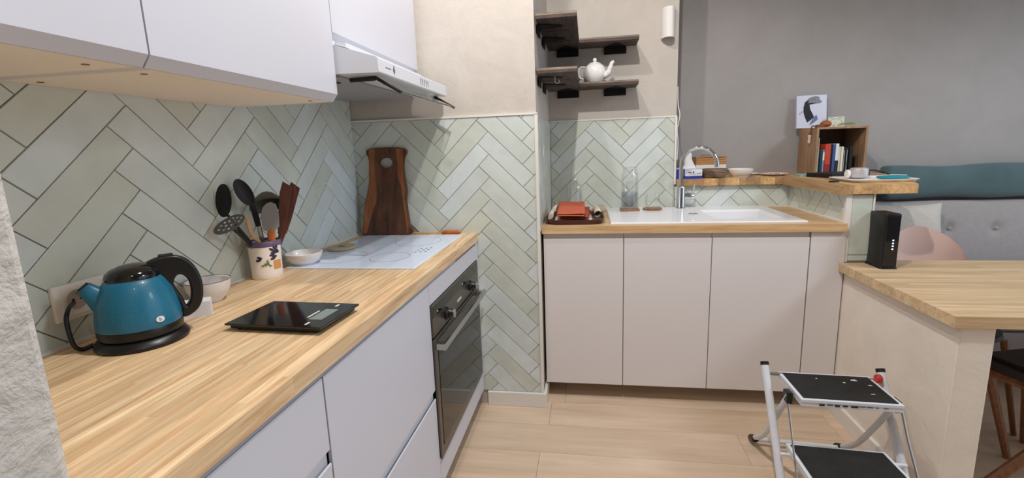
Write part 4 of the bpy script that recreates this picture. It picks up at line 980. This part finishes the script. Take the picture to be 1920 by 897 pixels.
# on top of the crate
pc = thing('canvas_print', 'white canvas with a dark ink figure leaning on the wall above the crate', 'picture', (2.49, 1.02, cz1))
CM = frame((2.408, 1.030, cz1+.002), (1, .0, 0), (0, .14, .99))
def cobj(name, mb, mat, par): mb.v = [tuple(CM @ Vector(p)) for p in mb.v]; return obj(name, mb, mat, par)
cobj('canvas', MB().box(0, .170, 0, .200, -.018, 0, b=.0015), P('canvas_white', '#C9CCDC', .35), pc)
def fl(name, pts, mat, k): flatshape(name, [pts], .0006, mat, pc, CM @ Matrix.Translation((0, 0, .0004+k*.0005)))
s_ = lambda pts: [((px-95)/555*.170, (700-py)/650*.200) for px, py in pts]
fl('ink_hair', s_([(250, 180), (330, 100), (440, 70), (510, 90), (520, 150), (560, 170), (540, 210), (440, 225), (380, 215), (320, 235), (270, 230)]), M['grey_ink'], 0)
fl('ink_figure', s_([(245, 185), (330, 145), (300, 205), (400, 200), (440, 215), (330, 240), (345, 330), (415, 480), (380, 520), (290, 590), (245, 480), (220, 380), (220, 290)]), M['ink'], 1)
fl('ink_wash', s_([(400, 500), (460, 440), (490, 530), (420, 590), (330, 650), (350, 590)]), M['blue_ink'], 0)
fl('pink_wash', s_([(130, 400), (210, 350), (215, 375), (150, 440)]), M['pink_ink'], 0)
pk = thing('pumpkin', 'small orange brown pumpkin on top of the crate', 'pumpkin', (2.515, .90, cz1))
pm = MB(); pm.grid(lambda u, v: (2.515+.030*(1+.06*math.cos(8*2*PI*u))*math.sin(PI*v)*math.cos(2*PI*u), .90+.030*(1+.06*math.cos(8*2*PI*u))*math.sin(PI*v)*math.sin(2*PI*u), cz1+.0195-.0195*math.cos(PI*v)), 40, 12)
obj('flesh', pm, M['pumpkin'], pk, 'all')
obj('stem', MB().tube([(2.515, .90, cz1+.036), (2.512, .90, cz1+.046)], [.004, .003], 8), M['leaf'], pk)
cd = thing('greeting_card', 'pale green printed card standing on the crate behind the pumpkin', 'card', (2.63, .99, cz1))
CM2 = frame((2.575, 1.000, cz1+.002), (1, .08, 0), (-.01, .12, .99))
def c2obj(name, mb, mat): mb.v = [tuple(CM2 @ Vector(p)) for p in mb.v]; return obj(name, mb, mat, cd)
c2obj('sheet', MB().box(0, .092, 0, .062, -.003, 0), M['paper_green'])
c2obj('top_print', MB().box(.004, .026, .054, .057, 0, .0004).box(.056, .080, .054, .057, 0, .0004), M['mark_grey'])
flatshape('oval_print', [[(.043+.036*math.cos(2*PI*i/32), .028+.022*math.sin(2*PI*i/32)) for i in range(32)], [(.043+.034*math.cos(2*PI*i/32), .028+.020*math.sin(2*PI*i/32)) for i in range(32)]], .0005, M['mark_grey'], cd, CM2 @ Matrix.Translation((0, 0, .0004)))
lf = thing('dried_leaves', 'bundle of dried green leaves lying on the crate beside the pumpkin', 'leaves', (2.62, .90, cz1))
for i in range(6):
    a = .1*(i-2.5); L0 = .105
    pts = spline([(2.565+.004*i, .885+.008*i, cz1+.005+.001*i), (2.565+L0*.5, .885+.006*i+.05*a, cz1+.010+.0025*i), (2.565+L0+.004*i, .885+.004*i+.1*a, cz1+.008+.003*i)], 6)
    obj('leaf', MB().tube(pts, [(.0012, .001+.007*math.sin(PI*k/(len(pts)-1))) for k in range(len(pts))], 8, flat=(0, 0, 1)), M['leaf'] if i % 2 else P('pale_leaf', '#C8CB9F', .6), lf, True)
fg = thing('figurine', 'tiny cream figurine between the pumpkin and the leaves', 'figurine', (2.556, .872, cz1))
obj('body', MB().lathe([(.008, 0), (.009, .006), (.005, .016), (.0065, .022), (.004, .028), (0, .029)], (2.556, .872, cz1), 14, True, False), M['cloth'], fg, True)
ky = thing('key_charm', 'small brown and white charm hanging at the left side of the crate', 'charm', (2.427, .87, cz1-.05))
obj('cord', MB().tube(spline([(2.445, .865, cz1+.006), (2.430, .868, cz1+.010), (2.426, .87, cz1-.01), (2.4265, .872, cz1-.045)], 6), .0035, 8), M['slate_round'], ky, True)
obj('tassel', MB().lathe([(.004, -.03), (.009, -.022), (.007, 0), (.010, .014), (.005, .022)], (2.4215, .872, cz1-.06), 12, True, True), M['cloth'], ky, True)
obj('bead', MB().ellip((2.4225, .872, cz1-.035), .008, .009, .010), M['slate_round'], ky, True)
rg = tag(obj('ring_box', MB().lathe([(.016, 0), (.02, .004), (.019, .012), (.012, .016), (0, .016)], (2.462, .85, cz1), 20, True, False, sx=1.3), M['slate_round'], smooth=True, origin=(2.462, .85, cz1)), 'small brown trinket at the front left corner of the crate top', 'trinket')
# silver speaker-like pot and disc
sv = thing('pot', 'rounded pearl grey container on the white tray', 'container', (2.50, .36, B0+.012))
obj('drum', MB().lathe([(.034, 0), (.040, .004), (.041, .036), (.038, .046), (.030, .050), (0, .050)], (2.476, .42, B0+.008), 40, True, False), M['silver'], sv, True)
obj('cap', MB().lathe([(0, 0), (.018, 0), (.021, .003), (.021, .012), (.018, .015), (0, .015)], (2.418, .42, B0+.028), 24, False, False, 'x'), M['white_plastic'], sv, True)
tr2 = tag(obj('tray', loft([[(2.49+a*.145-.05*b*0, .33+b*.135, zz) for a, b in [(p[0], p[1]) for p in rrect(1-q, 1-q, .25)]] for q, zz in ((.09, B0), (0, B0+.012), (.02, B0+.0135), (.11, B0+.004))]), M['ceramic'], smooth=50, origin=(2.49, .33, B0)), 'white rectangular tray at the near end of the bar', 'tray')
pcs = thing('pencil_case', 'teal pencil case lying on the white tray', 'case', (2.56, .28, B0+.006))
obj('pouch', MB().ellip((2.555, .285, B0+.0165), .068, .05, .0115, 24, 10), M['tealpaint'], pcs, True)
obj('zip', MB().tube([(2.49, .285, B0+.025), (2.555, .275, B0+.0285), (2.615, .285, B0+.025)], .0015, 6), M['white_plastic'], pcs, True)
tag(obj('key_fob', MB().box(2.278, 2.318, .262, .285, B0, B0+.007, b=.003), M['black_plastic'], smooth=True, origin=(2.30, .27, B0)), 'small black key fob lying left of the white tray', 'key fob')
tag(obj('cable', MB().tube(spline([(2.655, .745, B0+.004), (2.67, .735, B0+.018), (2.695, .715, B0+.026), (2.725, .69, B0+.016), (2.74, .64, B0+.004)], 8), .003, 8), M['black_plastic'], smooth=True, origin=(2.62, .68, B0)), 'black cable looping on the bar beside the crate', 'cable')

# ------------------------------------------------------------------ router on the table
RX, RY = 2.402, .030
ro = thing('router', 'black upright router with four blue lights on the table corner', 'router', (RX, RY, HT))
RM = Matrix.Translation((RX, RY, HT)) @ Matrix.Rotation(math.radians(1), 4, 'Z')
def robj(name, mb, mat, par=ro, smooth=False): mb.v = [tuple(RM @ Vector(p)) for p in mb.v]; return obj(name, mb, mat, par, smooth)
RR = lambda hx_, hy_, zz, dy=0, r=.007: [(p[0], p[1]+dy, zz) for p in rrect(hx_, hy_, r, 3)]
body = robj('case', loft([RR(.034, .062, 0), RR(.030, .058, .012), RR(.0285, .056, .05), RR(.029, .057, .15), RR(.031, .059, .232), RR(.029, .057, .238)]), M['black_plastic'], smooth=40)
robj('front_panel', loft([[(p[0]*1, -.0585, p[1]+.12) for p in rrect(.0265, .110, .004, 3)], [(p[0], -.0612, p[1]+.12) for p in rrect(.0255, .109, .004, 3)]]), M['black_gloss'])
for i in range(4): robj('status_light', MB().lathe([(0, 0), (.003, 0), (.003, .0012), (0, .0012)], (.004, -.0625, .088+i*.0125), 10, False, False, 'y'), M['led'], body)

# ------------------------------------------------------------------ step ladder
ST = thing('step_ladder', 'white folding two-step ladder with black treads on the floor', 'ladder', (2.0, -.55, 0))
def tubeo(name, pts, r, mat, n=12): return obj(name, MB().tube(pts, r, n), mat, ST, True)
for sx_, xx in ((-1, 1.805), (1, 2.193)):
    dy = 0 if sx_ < 0 else -.03
    pts = [(xx, -.385+dy, .445), (xx, -.50+dy, .268), (xx, -.60+dy, .11), (xx+.0*sx_, -.66+dy, .016)]
    obj('front_leg', MB().tube(spline(pts, 4), .0142, 12), M['ladder'], ST, True)
    obj('end_cap', MB().tube([(xx, -.381+dy, .451), (xx, -.388+dy, .440)], .0154, 12), M['black_plastic'], ST, True)
    obj('rubber_foot', MB().tube([(xx, -.652+dy, .028), (xx, -.668+dy, .003)], .0150, 12), M['black_plastic'], ST, True)
    xi = xx - sx_*.030
    pts = [(xi, -.545+dy, .405), (xi, -.45+dy, .265), (xi, -.36+dy, .14), (xi, -.29+dy, .072), (xi, -.225+dy, .030)]
    obj('rear_leg', MB().tube(spline(pts, 4), .0105, 12), M['ladder'], ST, True)
    obj('rubber_foot', MB().tube([(xi, -.250+dy, .040), (xi, -.205+dy, .0155)], .0152, 12), M['black_plastic'], ST, True)
    obj('hinge_block', MB().box(xi-.010, xi+.010, -.555+dy, -.515+dy, .372, .412, b=.003), M['black_plastic'], ST)
    q_ = [(1.831, -.535, .405), (1.831, -.60, .28), (1.831, -.665, .150), (1.831, -.70, .085)] if sx_ < 0 else [(2.159, -.606, .398), (2.159, -.65, .32), (2.159, -.70, .25), (2.159, -.735, .20)]
    obj('stay_rod', MB().tube(q_, .0034, 8), M['steel'], ST, True)
    obj('pivot_bolt', MB().lathe([(.006, 0), (.006, .004), (0, .005)], (xx-sx_*.0, -.455+dy, .337), 10, ax='x'), M['black_metal'], ST)
tubeo('rear_crossbar', [(1.838, -.238, .030), (2.163, -.268, .030)], .0095, M['ladder'])
tubeo('top_crossbar', [(1.805, -.405, .415), (2.193, -.435, .415)], .0065, M['steel'])
obj('red_catch', MB().lathe([(.014, 0), (.016, .004), (.016, .014), (.013, .018)], (2.160, -.450, .430), 20, ax='x'), M['red'], ST, True)
def step(y0, y1, x0, x1, zt, sl=0):
    o = obj('step', MB().prism([(x0, y0), (x1, y0-sl), (x1, y1-sl), (x0, y1)], zt-.026, zt-.002), M['ladder'], ST)
    r = obj('rim', loft([[(px, py, zz) for px, py in q] for q, zz in (([(x0-.002, y0-.002), (x1+.002, y0-.002-sl), (x1+.002, y1+.002-sl), (x0-.002, y1+.002)], zt-.010), ([(x0-.002, y0-.002), (x1+.002, y0-.002-sl), (x1+.002, y1+.002-sl), (x0-.002, y1+.002)], zt-.001), ([(x0+.009, y0+.010), (x1-.009, y0+.010-sl), (x1-.009, y1-.010-sl), (x0+.009, y1-.010)], zt-.001))]), M['ladder'], o)
    obj('tread', MB().prism([(x0+.009, y0+.010), (x1-.009, y0+.010-sl), (x1-.009, y1-.010-sl), (x0+.009, y1-.010)], zt-.003, zt+.0015), M['tread'], o)
step(-.605, -.398, 1.852, 2.156, .42, .015)
pm_ = MB()
for px, py, w_, h_ in ((2.075, -.455, .022, .010), (2.115, -.49, .014, .006), (1.96, -.45, .006, .004), (2.04, -.475, .010, .005), (2.09, -.555, .016, .004)): pm_.prism([(px, py), (px+w_, py-h_*.4), (px+w_*.8, py+h_), (px+w_*.2, py+h_*.7)], .4214, .4220)
obj('paint_mark', pm_, M['mark'], ST)
sf = MB()
for i in range(9): sf.box(1.905+i*.024, 1.905+i*.024+random.uniform(.006, .022), -.6120-.0012*i-.0012, -.6105-.0012*i, .404+random.uniform(-.003, .002), .407)
obj('scuff', sf, M['black_matt'], ST)
step(-.800, -.556, 1.834, 2.140, .22, .020)
tubeo('lower_axle', [(1.805, -.585, .195), (2.193, -.61, .195)], .0065, M['ladder'])

# ------------------------------------------------------------------ sofa
so = thing('sofa', 'grey buttoned sofa along the living room wall', 'sofa', (3.9, .75, 0))
SX0, SX1 = 2.80, 5.3
obj('base', MB().box(SX0, SX1, .40, 1.07, .10, .30, b=.01), M['sofa'], so)
obj('seat_cushion', MB().box(SX0+.02, SX1-.02, .38, .99, .30, .50, b=.04), M['sofa'], so, True)
def back(u, v):
    x_ = SX0+.01+(SX1-SX0-.02)*u; zz = .50+.40*v
    bulge = .03*math.sin(PI*v)**.5
    for bx in (3.287, 3.535, 3.783, 4.03, 4.28, 4.53, 4.78):
        d2_ = ((x_-bx)**2+(zz-.735)**2); bulge -= .022*math.exp(-d2_/.0009)
    return (x_, 1.00-.02*v*0-bulge+.02*v, zz)
mb = MB().grid(back, 220, 26); mb.grid(lambda u, v: (SX0+.01+(SX1-SX0-.02)*u, 1.02+.07*v, .90), 4, 2); mb.box(SX0+.01, SX1-.01, 1.03, 1.085, .12, .895)
bk_ = obj('backrest', mb, M['sofa'], so, 50)
for bx in (3.287, 3.535, 3.783, 4.03): obj('button', MB().ellip((bx, .985, .735), .011, .006, .011, 12, 8), M['sofa'], so, True)
for bx in (SX0+.1, SX1-.1):
    for by in (.46, 1.02): obj('leg', MB().lathe([(.014, 0), (.02, .10)], (bx, by, 0), 12), M['leg_wood'], so)
def bolster(u, v):
    a = 2*PI*v; x_ = 2.885+2.35*u; e = min(1, (min(u, 1-u)/.012)**.4) if 0 < u < 1 else .0
    w = 1+.06*math.sin(9*u*PI+1)+.04*math.sin(23*u)
    ry = (.055*w)*e+.004; rz = (.092+.010*u)*w*e+.004
    pw = lambda t, p: math.copysign(abs(t)**p, t)
    return (x_, 1.015+ry*pw(math.cos(a), .8), 1.015+.012*u+rz*pw(math.sin(a), .75))
tag(obj('bolster', MB().grid(bolster, 90, 24), M['bolster'], smooth='all', origin=(3.9, 1.01, .93)), 'long dark teal bolster cushion along the top of the sofa back', 'cushion')
def pillow(c, hw, hh, th, ax, upv, n=24):
    ax, upv = Vector(ax).normalized(), Vector(upv).normalized(); nn = ax.cross(upv).normalized(); mb = MB()
    for s_ in (1, -1):
        def f(u, v):
            a, b = 2*u-1, 2*v-1
            k = (1-abs(a)**2.6)*(1-abs(b)**2.6); pin = 1-.08*(1-a*a)*(b*b)*1
            return Vector(c)+ax*(a*hw*(1-.06*(1-abs(a))*0-.07*(1-b*b)*abs(a)))+upv*(b*hh*(1-.08*(1-a*a)*abs(b)))+nn*(s_*th*max(k, 0)**.45)
        mb.grid(f, n, n)
    return mb
tag(obj('cushion', pillow((2.985, .885, .700), .20, .205, .065, (1, -.10, 0), (.0, .25, 1)), M['pillow'], smooth='all', origin=(2.985, .885, .66)), 'white ribbed square cushion on the sofa behind the router', 'cushion')

# ------------------------------------------------------------------ chairs at the table
ch = thing('dining_chair', 'pink shell dining chair on the far side of the oak table', 'chair', (2.76, .22, 0))
CXc, CYc = 2.70, .20
def shell(u, v, o=0):
    a = PI*(-.10+1.20*u)             # wraps round the back, open to the table
    top = .862-.16*abs(2*u-1)**1.7
    zz = .43+(top-.43)*v
    r = (.105+.035*v)+o
    return (CXc+r*1.02*math.cos(a)*(1+.0*v), CYc+(r*.72)*math.sin(a)+.015*v, zz)
obj('backrest', MB().grid(lambda u, v: shell(u, v, 0), 40, 14).grid(lambda u, v: shell(u, v, .008), 40, 14), M['pink'], ch, 'all')
obj('seat', MB().lathe([(.10, .41), (.18, .415), (.205, .435), (.20, .452), (.15, .458), (0, .455)], (CXc+.02, CYc-.10, 0), 40, True, False, sx=.95, sy=1), M['seat_dark'], ch, True)
for lx, ly in ((-.13, -.22), (.25, -.22), (-.11, .08), (.23, .08)):
    obj('leg', MB().tube([(CXc+.06+(lx-.06)*.7, CYc-.1+(ly+.07)*.7, .415), (CXc+lx, CYc+ly-.03, 0)], [.014, .010], 10), M['leg_wood'], ch, True)
dc_ = thing('dining_chair', 'dining chair with dark seat and splayed brown wooden legs beside the low wall', 'chair', (2.82, -.38, 0))
obj('seat', MB().prism([(2.60, -.255), (2.66, -.50), (3.02, -.52), (3.06, -.24), (2.85, -.18)], .425, .455).prism([(2.63, -.27), (2.68, -.48), (3.0, -.49), (3.03, -.26), (2.84, -.21)], .456, .468), M['seat_dark'], dc_)
obj('seat_rail', MB().tube([(2.615, -.30, .412), (2.70, -.475, .405), (3.0, -.50, .405)], [(.022, .012)]*3, 8), M['leg_wood'], dc_)
for a, b in (((2.625, -.30, .42), (2.80, -.22, .0)), ((2.99, -.40, .42), (2.50, -.47, .0)), ((3.0, -.28, .42), (3.10, -.16, 0)), ((2.80, -.24, .42), (2.95, -.10, 0))):
    obj('leg', MB().tube([a, b], [(.024, .016), (.018, .013)], 8), M['leg_wood'], dc_)
